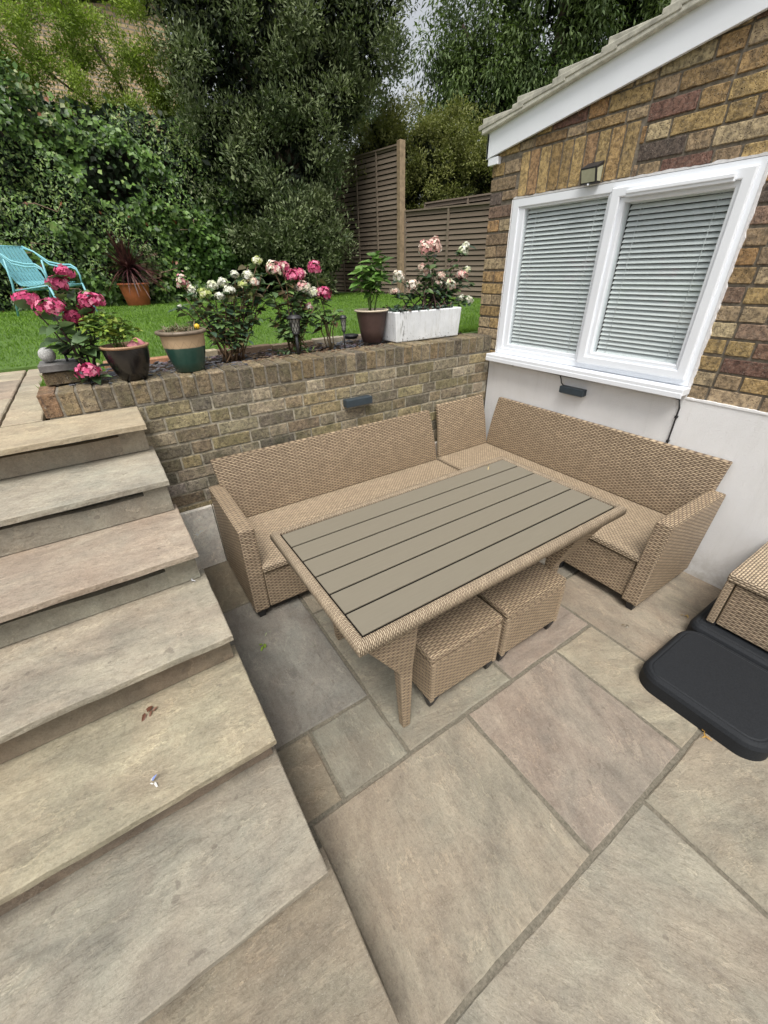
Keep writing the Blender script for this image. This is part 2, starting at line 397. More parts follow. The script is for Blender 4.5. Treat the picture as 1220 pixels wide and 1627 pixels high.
# raised garden ground behind the retaining wall, and the grass surface on it
LX = np.sort(np.concatenate([np.linspace(-12, 12, 49), [-2.93]])); LY = np.concatenate([[.62, 1.0, 1.3, 1.545], np.linspace(1.8, 14, 44)])
def lawn_z(x, y): 
    t = min(1, max(0, (y-.6)/3)); t = t*t*(3-2*t); e = min(1, max(0, (-2.6-x)/.35))*max(0, 1-abs(y-1.5)/1.5); return 1.082 + .058*t + .006*math.sin(3*x+1)*math.sin(2.2*y) - .03*e
# terrain block under the garden
mb = MB(); mb.box(-12, -2.95, .0, 14, -.04, 1.0); mb.box(-2.95, 12, .2, 14, -.04, 1.02)
M_SOIL = plain('soil', (.045, .033, .024), .95, .2, .4, 50, .012)
tag(mb.build('garden_soil', M_SOIL), kind='structure')

# patio flags (grout lines measured on the ground plane)
GREY = (.27, .26, .235); BLUE = (.245, .24, .225); BEIGE = (.345, .32, .265); PINK = (.325, .285, .25); WARM = (.33, .305, .255); GREEN = (.255, .25, .215); BROWN = (.265, .235, .185); YEL = (.47, .41, .285)
P = MB(); g = .0075
def flag(x0, x1, y0, y1, t): slab(P, x0+g+jit(.0015), x1-g-jit(.0015), y0+g, y1-g, 0+jit(.0015), .03, t)
# row by row, front to back
flag(-2.62, -2.46, -3.4, -1.684, BROWN)
flag(-2.46, -1.742, -2.266, -1.684, (.325, .295, .245))
flag(-2.46, -1.457, -3.20, -2.266, (.33, .31, .265)); flag(-1.457, -.62, -3.20, -2.266, (.345, .32, .265)); flag(-.62, .0, -3.2, -2.266, WARM)
flag(-1.742, -1.155, -2.266, -1.684, PINK); flag(-1.155, -.860, -2.266, -1.684, (.365, .335, .27)); 
flag(-.860, .0, -2.266, -1.385, (.33, .29, .24))
flag(-2.62, -2.325, -1.684, -1.382, BROWN); flag(-2.325, -2.034, -1.684, -1.382, GREEN)
flag(-2.034, -1.455, -1.684, -.785, (.30, .285, .24)); flag(-1.455, -.860, -1.684, -1.07, (.325, .28, .245))
flag(-2.62, -2.034, -1.382, -.492, BLUE); flag(-2.62, -2.034, -.492, -.0, (.25, .22, .17))
flag(-.860, .0, -1.385, -.80, (.27, .26, .23)); flag(-1.455, -.860, -1.07, -.49, GREEN); flag(-2.034, -1.455, -.785, -.49, BEIGE)
flag(-2.034, -1.17, -.49, .0, WARM); flag(-1.17, -.60, -.49, .0, GREY); flag(-.86, .0, -.80, -.49, BEIGE); flag(-.60, 0, -.49, 0, PINK)
for yy in (-4.1, -5.0):
    for k, xx in enumerate((-2.6, -1.7, -.9)): flag(xx, (-1.7, -.9, 0)[k], yy, yy+.9, (WARM, BEIGE, GREY)[k])
tag(P.build('patio', M_STONE), kind='structure')
mb = MB(); mb.box(-4.6, .0, -5.2, .02, -.05, -.0055); tag(mb.build('patio_joints', M_GROUT), kind='structure')

# upper path: flags on the landing level left of the wall
U = MB()
def uflag(x0, x1, y0, y1, t, z=1.05): slab(U, x0+.006, x1-.006, y0+.006, y1-.006, z, .03, t)
CREAM = (.47, .42, .33)
uflag(-3.05, -2.885, .02, .75, CREAM); uflag(-3.05, -2.885, .75, 1.55, (.44, .40, .33)); uflag(-3.9, -3.05, .02, .62, (.46, .42, .34)); uflag(-3.9, -3.05, .62, 1.18, (.43, .36, .30)); uflag(-3.9, -3.05, 1.18, 1.55, CREAM)
uflag(-4.8, -3.9, .02, .9, CREAM); uflag(-4.8, -3.9, .9, 1.55, (.43, .38, .31))
tag(U.build('upper_path', M_STONE_B), kind='structure')

# ================================================================ STONE STEPS
NOSE = [-.34, -.655, -1.005, -1.318, -1.63, -1.935, -2.262]
XR = [-2.503, -2.499, -2.497, -2.490, -2.485, -2.485, -2.462]
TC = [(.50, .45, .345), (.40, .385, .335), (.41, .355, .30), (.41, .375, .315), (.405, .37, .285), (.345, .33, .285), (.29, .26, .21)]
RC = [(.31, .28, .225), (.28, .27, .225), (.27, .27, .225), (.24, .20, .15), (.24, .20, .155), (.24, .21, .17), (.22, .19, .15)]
st = thing('stone_steps', 'flight of broad sandstone steps with riven treads climbing from the patio to the garden', 'steps')
RISE = .1485; YR = [-.253, -.634, -.956, -1.270, -1.576, -1.882, -2.21]; BACK = [.0]+YR[:6]
for i in range(7):
    z = 1.05 - RISE*i; m = MB()
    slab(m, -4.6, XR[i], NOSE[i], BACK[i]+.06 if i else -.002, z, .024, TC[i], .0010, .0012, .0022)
    m.build('tread', M_STONE_B, st)
    yr = YR[i]; gp = (.038, .026, .043, 0, 0, 0, 0)[i]
    m = MB(); zb = z-RISE
    gx = (-2.62, -2.60, -2.615)[i] if i < 3 else None      # the riser stops short under the first treads, leaving a dark slot
    xr = XR[i]-.012
    if gx:
        def wv(x): return z-.026-gp-.004*math.sin(x*5+i)-.003*math.sin(x*13)
        xs = np.linspace(-4.6, gx, 40)
        vs = []; 
        for x in xs: vs += [(x, yr, zb+.004), (x, yr, wv(x)), (x, yr+.03, wv(x)), (x, yr+.03, zb+.004)]
        n_ = len(xs); fs = []
        for k in range(n_-1):
            for q in range(4): fs.append((k*4+q, (k+1)*4+q, (k+1)*4+(q+1) % 4, k*4+(q+1) % 4))
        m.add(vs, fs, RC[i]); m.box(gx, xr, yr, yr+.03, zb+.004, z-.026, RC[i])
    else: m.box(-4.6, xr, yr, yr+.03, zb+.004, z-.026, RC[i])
    m.build('riser', M_STONE_B, st)
m = MB()
for i in range(7):
    m.box(-4.58, XR[i]-.03, YR[i]+.06, .0 - .02, -.04 if i == 6 else 1.05-RISE*(i+1)-.02, 1.05-RISE*i-.028)
m.box(-4.58, -2.5, -2.20, -2.05, -.04, .12)
m.build('core', plain('step_blockwork', (.24, .225, .19), .9, .2, .3, 25, .006), st)
set_base(st, (-3.5, -1.2, 0))

# ================================================================ RETAINING WALL
rw = thing('retaining_wall', 'weathered yellow brick retaining wall with a brick on edge coping behind the sofas', 'wall')
RET = [(.25, .22, .14), (.31, .27, .165), (.20, .18, .125), (.25, .22, .155), (.33, .28, .165), (.175, .16, .125), (.28, .25, .18), (.22, .20, .15), (.25, .205, .14), (.35, .31, .225)]
def Pret(a, b, out): return (a, .0085-out, b)
m = MB(); nc = 0; zt = 1.038
while zt > .05:
    z0 = zt - .0655; x = -.012 if nc % 2 == 0 else -.06; hdr = (nc % 2)
    while x > -2.87:
        L = (.103 if hdr else .215) + jit(.006); hdr = 1-hdr if random.random() < .85 else hdr
        t = random.choice(RET)
        if z0 < .62 and x < -2.1 and random.random() < .45: t = random.choice([(.42, .38, .31), (.36, .27, .14), (.48, .44, .38)])
        if random.random() < .03: t = (.31, .22, .12)
        if random.random() < .06: t = (.38, .33, .25)
        wv = .003*math.sin(x*2.3+nc)
        brick(m, max(x-L, -2.865), x, z0+wv, zt+wv, Pret, t, .0085); x -= L + .0095
    zt -= .0752; nc += 1
m.build('brickwork', M_OLDBRICK, rw)
m = MB(); m.box(-2.862, -.012, .0055, .2, -.04, 1.045); m.build('mortar', M_MORTAR2, rw)
# brick on edge coping: one brick per 75 mm, laid across the wall
m = MB(); x = -.022
COP = [(.19, .16, .11), (.24, .195, .125), (.16, .135, .095), (.21, .165, .10), (.27, .225, .155), (.145, .125, .095)]
while x > -2.86:
    L = .066+jit(.003); t = random.choice(COP); dz = jit(.002); dy = jit(.0025)
    if x-L < -2.84: t = (.22, .14, .09)
    brick(m, x-L, x, 1.055+dz, 1.160+dz, lambda a, b, o, dy=dy: (a, .004+dy-o, b), t, .006)
    brick(m, x-L, x, -.002, .213, lambda a, b, o, dz=dz: (a, b, 1.156+dz+o), t, .006)
    x -= L+.0095
brick(m, -.002, .213, 1.055, 1.16, lambda a, b, o: (-2.858-o, a, b), (.17, .12, .085), .006)
m.build('coping', M_OLDBRICK, rw)
m = MB(); m.box(-2.856, -.012, .003, .208, 1.0452, 1.1565); m.build('coping_mortar', plain('coping_mortar', (.20, .18, .145), .95, .2, .45, 40, .006), rw)
# pale stone skirting slabs standing at the foot of the wall
m = MB()
for x0, x1 in ((-2.62, -2.292), (-2.286, -1.70), (-1.69, -1.10), (-1.09, -.60), (-.59, -.03)):
    m.box(x0, x1, -.032, -.004, .002, .415, (.95, .94, .88))
m.build('skirting_slab', M_STONE_B, rw, bevel=.003)
set_base(rw, (-1.43, .1, 0))

# ================================================================ BED BEHIND THE WALL
m = MB(); nx, ny = 70, 16; vs = []
for j_ in range(ny+1):
    for i_ in range(nx+1):
        x = -2.85+2.9*i_/nx; y = .205+.42*j_/ny; vs.append((x, y, 1.128+.02*math.sin(x*9)*math.sin(y*17)+jit(.008)))
m.add(vs, [(j_*(nx+1)+i_, j_*(nx+1)+i_+1, (j_+1)*(nx+1)+i_+1, (j_+1)*(nx+1)+i_) for j_ in range(ny) for i_ in range(nx)])
tag(m.build('flower_bed', M_SOIL), kind='structure')
# slate chippings, bark and twigs lying on bed and coping
m = MB(); SL = [(.10, .11, .13), (.16, .17, .19), (.07, .075, .09), (.14, .10, .12), (.2, .2, .22)]; BK = [(.13, .08, .05), (.2, .13, .08), (.28, .2, .13), (.1, .07, .05)]
def chip(x, y, z, s, t):
    a = random.random()*6.28; e = jit(.5); vs = []
    n_ = random.choice((4, 5, 5))
    for hh in (0, 1):
        for k in range(n_):
            an = a+k*6.283/n_; r_ = s*(.75+.4*math.sin(k*2.1+a)); vs.append((x+math.cos(an)*r_, y+math.sin(an)*r_*.65, z+hh*s*.22+math.cos(an)*s*e*.5))
    m.add(vs, [tuple(range(n_))[::-1], tuple(range(n_, 2*n_))] + [(k, (k+1) % n_, n_+(k+1) % n_, n_+k) for k in range(n_)], t)
for k in range(900):
    x = random.uniform(-2.8, -.05); y = random.uniform(.215, .60)
    chip(x, y, 1.14+random.random()*.01, random.uniform(.008, .026), random.choice(SL if (x < -1.8 or x > -1.2) or random.random() < .3 else BK))
for k in range(240):
    x = random.uniform(-2.75, -.85); y = .21-abs(random.gauss(0, .07)); 
    if y < .01: continue
    chip(x, y, 1.162, random.uniform(.006, .018), random.choice(SL if x < -1.9 else BK))
tag(m.build('slate_chippings', tint_leaf_mat('slate', .5, .0)), 'loose slate chippings and bark spread over the bed behind the wall', 'chippings', kind='stuff')
# stone edging between bed and grass
ei = 0
edges = [(-2.84, -2.60, (.45, .37, .28)), (-2.58, -2.36, (.42, .25, .16)), (-2.35, -2.10, (.43, .24, .15)), (-2.08, -1.93, (.5, .45, .34)), (-1.92, -1.56, (.22, .16, .12)), (-1.55, -1.24, (.25, .2, .15)), (-1.23, -1.0, (.42, .39, .32)), (-.99, -.72, (.36, .32, .27)), (-.70, -.3, (.3, .27, .2)), (-.29, -.03, (.33, .28, .22))]
names = ['pale stone edging block behind the pink hydrangea', 'orange brick edging block left of the two tone pot', 'terracotta edging block seen between the black pot and the two tone pot', 'cream edging stone right of the two tone pot', 'dark rounded log edging under the white flowered shrub', 'brown rough edging stone behind the lantern', 'grey edging stone under the low round light', 'worn grey edging stone left of the brown pot', 'edging stone hidden behind the white trough', 'edging stone beside the house corner']
for (x0, x1, t), nm in zip(edges, names):
    m = MB(); slab(m, x0, x1, .60, .665, 1.178+jit(.006), .16, t, .003)
    tag(m.build('edging_stone', M_STONE_B), nm, 'edging stone', 'stones edging the bed')

# ================================================================ LAWN
nxL, nyL = len(LX), len(LY); V = [(x, y, lawn_z(x, y)) for y in LY for x in LX]
F = [(j_*nxL+i_, j_*nxL+i_+1, (j_+1)*nxL+i_+1, (j_+1)*nxL+i_) for j_ in range(nyL-1) for i_ in range(nxL-1) if not (LX[i_] < -2.94 and LY[j_] < 1.5)]
mg = NT('turf'); cc = mg.noise(mg.coords(), 3, 5, .6); cf = mg.noise(mg.coords(), 70, 4, .7)
M_TURF = mg.done(mg.mix(mg.ramp(cf, [(.35, 0), (.65, 1)]), mg.mix(cc, (.05, .105, .014), (.07, .14, .02)), mg.mix(cc, (.075, .15, .02), (.11, .19, .03))), .8, mg.bump(cf, .6, .02))
ed = [(x, 1.545) for x in LX if x <= -2.92]+[(-2.93, y) for y in (1.3, 1.0, .62)]+[(x, .62) for x in LX if x > -2.9]
b0 = len(V)
for (x, y) in ed: V += [(x, y, lawn_z(x, y)), (x, y, .99)]
F += [(b0+2*i, b0+2*i+2, b0+2*i+3, b0+2*i+1) for i in range(len(ed)-1)]
o = arr_mesh('lawn', V, F, M_TURF); tag(o, kind='structure')
n = 90000
y = .68 + (rng.random(n)**1.7)*6.6; x = -3.9 + rng.random(n)*(5.2+ (y-.6)*.75)
ok = ~((x < -2.93) & (y < 1.57)); x, y = x[ok], y[ok]; n = len(x)
t_ = np.clip((y-.6)/3, 0, 1); t_ = t_*t_*(3-2*t_); z = 1.082+.058*t_+.006*np.sin(3*x+1)*np.sin(2.2*y)-.002-.03*np.clip((-2.6-x)/.35,0,1)*np.clip(1-np.abs(y-1.5)/1.5,0,1)
h = rng.uniform(.014, .034, n)*(1+.5*vnoise(np.c_[x, y, z*0], 1.7, 3)); an = rng.random(n)*6.283; wd = rng.uniform(.0012, .0022, n)*(1+y*.55); ln = rng.normal(0, .45, (n, 2))*h[:, None]
Cb = np.c_[x, y, z]; sx = np.c_[np.cos(an), np.sin(an), 0*an]*wd[:, None]
V = np.stack([Cb-sx, Cb+sx, Cb+np.c_[ln, h]], 1).reshape(-1, 3); F = np.arange(n*3).reshape(-1, 3)
o = arr_mesh('grass_blades', V, F, leaf_mat('grass', (.065, .14, .014), (.20, .34, .045), .5, .3, 2.5)); tag(o, 'short green lawn grass behind the flower bed', 'grass', kind='stuff')

# ================================================================ HOUSE EXTENSION
ho = thing('brick_house', 'brick garden building with white framed window, white bargeboard and rendered base', 'building')
YB = .163; SL_ = .151
def barge_z(y): return 2.235 + (.182 - y)*SL_
m = MB()   # wall core (mortar) in yz polygon with window opening: assembled from blocks
xc0, xc1 = .004, .26
def wpoly(y0, y1, z0, zf):   # column of wall with sloping top
    m.hexa([(xc0, y0, z0), (xc1, y0, z0), (xc1, y1, z0), (xc0, y1, z0), (xc0, y0, zf(y0)), (xc1, y0, zf(y0)), (xc1, y1, zf(y1)), (xc0, y1, zf(y1))][::1])
flat = lambda z: (lambda y: z)
wpoly(-.06, YB-.004, .0, lambda y: barge_z(y)+.08); wpoly(-1.425, -.06, .0, flat(1.03)); wpoly(-1.425, -.06, 1.99, lambda y: barge_z(y)+.08); wpoly(-6, -1.425, .0, lambda y: barge_z(y)+.08)
m.box(.26, 4.2, YB-.25, YB-.004, 0, 2.3)
m.build('wall_core', M_MORTAR, ho)
HB = [(.34, .25, .12), (.37, .295, .19), (.35, .225, .11), (.24, .17, .13), (.17, .10, .08), (.40, .33, .21), (.30, .21, .11), (.22, .14, .10), (.36, .29, .19), (.38, .285, .135), (.26, .20, .13), (.13, .105, .09)]
m = MB()
def Ph(a, b, out): return (.004-out, a, b)
zc = .985; k = 0
while zc < 3.25:
    z0, z1 = zc, zc+.066
    y_ = YB; pat = k % 2; first = True
    while y_ > -3.3:
        L = (.103 if pat else .216) + jit(.005)
        if first and pat: L = .103
        first = False
        a1, a0 = y_, y_-L; wv = .0025*math.sin(y_*3+k*1.7)
        seg = [(a0, a1)]
        # keep clear of the window and of the soldier arch above its left half
        if z1 > 1.03 and z0 < 1.975: seg = [(max(a0, -.058), a1), (a0, min(a1, -1.428))]
        elif z0 < 2.2 and z1 > 1.98: seg = [(max(a0, -.078), a1), (a0, min(a1, -.832))]
        elif z1 < 1.04: seg = [(max(a0, -.045), a1), (a0, min(a1, -1.432))]
        for s0, s1 in seg:
            top = barge_z((s0+s1)/2)+.05
            zq = max(z0, 1.998) if z0 < 1.998 and z1 > 1.998 and s0 < -.06 and s1 > -1.45 else max(z0, 2.231) if z0 < 2.231 and z1 > 2.231 and s1 > -.83 else z0
            if s1-s0 > .02 and z0 < top:
                brick(m, s0, s1, zq+wv, z1+wv, Ph, random.choice(HB if y_ < -1.3 or zc > 1.9 else HB[:3]+HB[5:7]+HB[8:11]), .0085, .003)
        y_ -= L+.0105; pat = 1-pat
    zc += .0765; k += 1
y_ = -.082
while y_ > -.79:      # soldier course
    L = .064+jit(.004); brick(m, y_-L, y_, 2.004+jit(.002), 2.222, Ph, random.choice([(.37, .27, .13), (.33, .23, .11), (.41, .31, .15), (.30, .2, .11)]), .009, .003); y_ -= L+.011
brick(m, .02, .235, 2.16, 2.2, lambda a, b, o: (a, YB+o-.004, b), (.3, .2, .1))
zc = .985
while zc < 2.2:       # return face at the back corner
    for a in (.0, .23): brick(m, a+.004, a+.215, zc, zc+.066, lambda a, b, o: (a, YB-.016+o, b), random.choice(HB), .014)
    zc += .0765
m.build('brickwork', M_BRICK, ho)
# render
nr = NT('render_white'); cr_ = nr.coords(); f1 = nr.noise(cr_, 190, 5, .75); f2 = nr.noise(cr_, 2.2, 4, .6)
cbase = nr.mix(nr.ramp(f2, [(.35, 0), (.7, 1)]), (.78, .78, .775), (.86, .86, .86)); szr = nr.new('ShaderNodeSeparateXYZ'); nr.link(cr_, szr.inputs[0])
spl = nr.math('MULTIPLY', nr.ramp(szr.outputs[2], [(.0, 1), (.22, 0)]), nr.ramp(nr.noise(cr_, 14, 6, .7), [(.38, 0), (.62, 1)])); drp = nr.math('MULTIPLY', nr.ramp(nr.noise(nr.coords('Object', (8, 8, .9)), 2.5, 6, .7), [(.54, 0), (.68, 1)]), .10)
cbase = nr.mix(nr.math('MULTIPLY', spl, .6), cbase, (.42, .39, .33)); cbase = nr.mix(drp, cbase, (.50, .49, .45)); 
M_REND = nr.done(cbase, .9, nr.bump(f1, .9, .006), .3)
m = MB(); m.box(-.014, .003, -6, -1.436, .0, .982); m.box(-.014, .003, -1.436, -.006, .0, 1.0); m.build('render_base', M_REND, ho)
m = MB(); xs = np.linspace(-6, -1.44, 300)
for a, b in zip(xs[:-1], xs[1:]): m.box(-.0175, -.002, a, b, .980, .9905+jit(.0018))
m.build('render_bead', plain('bead_white', (.82, .82, .82), .6), ho)

# window ---------------------------------------------------------
wi = MB(); Y0, Y1, Z0, Z1 = -1.425, -.06, 1.042, 1.990
def ring(mbx, ya, yb, za, zb, wl, wr, wb, wt, x0, x1):   # mitred frame; widths left(yb side), right(ya side), bottom, top
    o4 = [(ya, za), (yb, za), (yb, zb), (ya, zb)]; i4 = [(ya+wr, za+wb), (yb-wl, za+wb), (yb-wl, zb-wt), (ya+wr, zb-wt)]
    for q in range(4):
        r_ = (q+1) % 4
        mbx.add([(x0, *o4[q]), (x0, *o4[r_]), (x0, *i4[r_]), (x0, *i4[q]), (x1, *o4[q]), (x1, *o4[r_]), (x1, *i4[r_]), (x1, *i4[q])],
                [(0,1,2,3), (7,6,5,4), (4,5,1,0), (3,2,6,7)])
    return i4
ring(wi, Y0, Y1, Z0, Z1, .052, .026, .045, .045, -.012, .06)
wi.box(-.010, .058, -.775, -.737, Z0+.044, Z1-.044)
frame = wi.build('window', M_UPVC, ho, bevel=.004)
m = MB(); ring(m, -.738, -.108, 1.084, 1.952, .048, .012, .030, .018, -.003, .05); m.build('glazing_bead', M_UPVC, frame, bevel=.004)
m = MB(); ring(m, -1.402, -.760, 1.074, 1.962, .052, .046, .045, .045, -.034, .045)
ring(m, -1.358, -.810, 1.117, 1.918, .03, .022, .026, .026, -.021, .044)
m.build('window_sash', M_UPVC, frame, bevel=.0055)
m = MB(); m.box(-.052, -.033, -1.335, -.855, 1.912, 1.942); m.box(-.058, -.050, -1.335, -.855, 1.925, 1.942); m.build('trickle_vent', M_UPVC, frame, bevel=.003)
m = MB(); m.box(-.085, .05, -1.440, -.028, 1.003, 1.0405); m.box(-.087, -.079, -1.440, -.028, .990, 1.02); m.build('window_sill', M_UPVC, frame, bevel=.004)
# foam / mastic bead around the frame, ragged
m = MB()
def bead(y0, z0, y1, z1, amp, wd):
    L = math.hypot(y1-y0, z1-z0); n_ = int(L/.022); d = 0; q = []
    for i_ in range(n_+1):
        f = i_/n_; d = .55*d+jit(amp); q.append((y0+(y1-y0)*f, z0+(z1-z0)*f, wd+abs(d)+random.random()*amp))
    return q
for (a, b, c_, d_, nx_, nz_, am, wd) in ((Y0, Z0, Y0, Z1, -1, 0, .0042, .008), (Y1, Z0, Y1, Z1, 1, 0, .003, .004), (Y0, Z1, Y1, Z1, 0, 1, .004, .005)):
    q = bead(a, b, c_, d_, am, wd); vs = []
    for (y_, z_, w_) in q: vs += [(-.0125, y_, z_), (-.0145, y_+nx_*w_, z_+nz_*w_), (.008, y_+nx_*w_, z_+nz_*w_)]
    m.add(vs, [(3*i_+k_, 3*i_+k_+1, 3*i_+k_+4, 3*i_+k_+3) for i_ in range(len(q)-1) for k_ in (0, 1)])
m.build('sealant', plain('sealant', (.75, .74, .74), .7, .3, .1, 60, .003), frame)
gm = NT('window_glass'); gm.n.remove(gm.b); gl = gm.new('ShaderNodeBsdfGlossy'); gl.inputs['Roughness'].default_value = .01; tp = gm.new('ShaderNodeBsdfTransparent'); tp.inputs[0].default_value = (.96, .99, .98, 1)
fr = gm.new('ShaderNodeLayerWeight'); fr.inputs[0].default_value = .5; ms = gm.new('ShaderNodeMixShader'); gm.link(gm.math('ADD', .05, gm.math('MULTIPLY', gm.math('POWER', fr.outputs['Facing'], 4.0), .9)), ms.inputs[0]); gm.link(tp.outputs[0], ms.inputs[1]); gm.link(gl.outputs[0], ms.inputs[2]); gm.link(ms.outputs[0], gm.out.inputs['Surface'])
M_GLASS = gm.m
M_SLAT = plain('blind_slat', (.72, .745, .75), .4, .4, .03); 
for (ya, yb, za, zb, xg) in ((-.735, -.155, 1.112, 1.936, .012), (-1.337, -.84, 1.142, 1.893, .004)):
    m = MB(); m.add([(xg, ya-.006, za-.006), (xg, yb+.006, za-.006), (xg, yb+.006, zb+.006), (xg, ya-.006, zb+.006)], [(0, 1, 2, 3)]); pane = m.build('glass_pane', M_GLASS, frame)
    m = MB(); z_ = za+.012; xb = .036
    while z_ < zb+.01:      # cambered slats, tilted
        t0 = R(49); vs = []
        for q in range(5):
            s = (q/4-.5)*.0295; cam_ = .0022*(1-(2*(q/4)-1)**2)
            px_ = xb + s*math.cos(t0)*1 - cam_*math.sin(t0); pz = z_ - s*math.sin(t0)*-1 + cam_*math.cos(t0)
            vs += [(px_, ya-.02, pz), (px_, yb-.008, pz)]
        m.add(vs, [(2*q, 2*q+1, 2*q+3, 2*q+2) for q in range(4)], smooth=True)
        z_ += .0248
    for fy in (.14, .86):
        yy_ = ya+(yb-ya)*fy; m.tube([(xb-.014, yy_, za), (xb-.014, yy_, zb)], .0012, 5)
        m.tube([(xb+.016, yy_, za), (xb+.016, yy_, zb)], .0012, 5)
    m.box(xb-.014, xb+.014, ya-.02, yb-.008, zb-.006, zb+.024)
    m.build('window_blind', M_SLAT, frame)
m = MB(); m.box(.26, .30, Y0-.02, Y1+.02, Z0-.05, Z1+.05); m.build('dark_interior', plain('dim_room', (.05, .05, .05), .9), frame)

# roof edge --------------------------------------------------------
def slope_strip(mbx, y0, y1, zo, th, x0, x1):     # follows the roof slope; zo above the bargeboard bottom line
    a0, a1 = barge_z(y0)+zo, barge_z(y1)+zo
    mbx.hexa([(x0, y1, a1), (x1, y1, a1), (x1, y0, a0), (x0, y0, a0), (x0, y1, a1+th), (x1, y1, a1+th), (x1, y0, a0+th), (x0, y0, a0+th)])
m = MB(); slope_strip(m, .205, -6, 0, .131, -.032, -.014); m.box(-.032, .3, .187, .205, 2.232, 2.362); m.build('bargeboard', M_UPVC, ho, bevel=.002)
m = MB(); m.box(-.028, .05, .10, .185, 2.195, 2.236); m.build('box_end', M_UPVC, ho, bevel=.002)
M_MORT_V = plain('verge_mortar', (.50, .49, .42), .9, .2, .3, 25, .008)
m = MB(); slope_strip(m, .235, -6, .129, .028, -.062, 4.2); m.build('verge', M_MORT_V, ho, bevel=.006)
M_TILE = plain('roof_tile', (.40, .39, .33), .85, .3, .35, 18, .006)
m = MB(); y_ = .262
while y_ > -3.6:        # overlapping tiles: each lifts at its lower end
    yb_ = y_-.36; z0 = barge_z(y_)+.172; z1 = barge_z(yb_)+.156
    m.hexa([(-.066, yb_, z1-.012), (3.9, yb_, z1-.012), (3.9, y_, z0-.014), (-.066, y_, z0-.014), (-.066, yb_, z1+.006), (3.9, yb_, z1+.006), (3.9, y_, z0+.012), (-.066, y_, z0+.012)])
    m.hexa([(-.05, yb_-.02, z1-.015), (.10, yb_-.02, z1-.015), (.10, y_-.02, z0+.010), (-.05, y_-.02, z0+.010), (-.05, yb_-.02, z1+.004), (.10, yb_-.02, z1+.004), (.10, y_-.02, z0+.045), (-.05, y_-.02, z0+.045)])
    y_ -= .275
m.build('roof', M_TILE, ho, bevel=.004)
set_base(ho, (0, -2, 0))

# wall lights, cable ------------------------------------------------
sl = thing('solar_wall_light', 'small black wedge shaped solar light with a pale lens above the window', 'wall light')
m = MB(); yA, yB_, zA, zB_ = -.668, -.573, 1.997, 2.088
m.hexa([(-.055, yA, zA), (-.012, yA, zA-.0), (-.012, yB_, zA), (-.055, yB_, zA), (-.075, yA, zB_-.022), (-.012, yA, zB_+.006), (-.012, yB_, zB_+.006), (-.075, yB_, zB_-.022)][::1]); m.build('housing', M_BLACK, sl, bevel=.002)
m = MB(); m.hexa([(-.0572, yA+.007, zA+.006), (-.05, yA+.007, zA+.006), (-.05, yB_-.007, zA+.006), (-.0572, yB_-.007, zA+.006), (-.0735, yA+.007, zB_-.03), (-.06, yA+.007, zB_-.03), (-.06, yB_-.007, zB_-.03), (-.0735, yB_-.007, zB_-.03)])
m.build('lens', plain('lens_pale', (.42, .42, .30), .2, .6, .1), sl)
m = MB(); m.hexa([(-.050, yB_, zA+.008), (-.02, yB_, zA+.008), (-.02, yB_+.002, zA+.008), (-.050, yB_+.002, zA+.008), (-.066, yB_, zB_-.03), (-.02, yB_, zB_-.015), (-.02, yB_+.002, zB_-.015), (-.066, yB_+.002, zB_-.03)]); 
m.build('side_lens', bpy.data.materials['lens_pale'], sl); m = MB(); m.hexa([(-.050, yA-.002, zA+.008), (-.02, yA-.002, zA+.008), (-.02, yA, zA+.008), (-.050, yA-.002, zA+.008), (-.066, yA-.002, zB_-.03), (-.02, yA-.002, zB_-.015), (-.02, yA, zB_-.015), (-.066, yA-.002, zB_-.03)])
m.build('side_lens', bpy.data.materials['lens_pale'], sl)
m = MB(); m.ball((-.05, (yA+yB_)/2, zA-.003), .007, None, 10, 6); m.build('sensor', M_UPVC, sl)
set_base(sl, (-.012, -.62, 2.0))
def strip_light(label, P_):
    t = thing('wall_light', label, 'wall light')
    m = MB(); P_(m, 0); m.build('housing', plain('anthracite', (.035, .05, .062), .45, .5, .1), t, bevel=.003)
    m = MB(); P_(m, 1); m.build('lens', plain('lens_grey', (.25, .27, .28), .3), t); return t
t = strip_light('slim dark blue grey strip light fixed to the brick retaining wall', lambda m, k: m.box(-1.343, -1.145, -.05, .002, .842, .888) if not k else m.box(-1.338, -1.15, -.044, -.012, .839, .8425))
set_base(t, (-1.244, 0, .865))
t = strip_light('black strip light on the white render just under the window sill', lambda m, k: m.box(-.062, -.014, -.872, -.70, .876, .918) if not k else m.box(-.055, -.02, -.866, -.706, .872, .877))
set_base(t, (-.014, -.786, .9))
m = MB(); m.tube([(-.02, -.05, .978), (-.022, -.4, .979), (-.022, -.69, .974), (-.022, -1.0, .978), (-.022, -1.38, .978), (-.022, -1.412, .972), (-.02, -1.425, .93), (-.02, -1.426, .72), (-.02, -1.43, .5)], .0045, 6)
m.tube([(-.022, -.66, .975), (-.024, -.675, .95), (-.035, -.69, .93), (-.03, -.71, .915)], .0035, 6)
for (y_, z_) in ((-.25, .978), (-1.426, .88), (-1.426, .74)): m.box(-.028, -.014, y_-.007, y_+.007, z_-.006, z_+.006)
tag(m.build('black_cable', M_BLACK), 'thin black cable clipped under the sill and down the white render', 'cable')

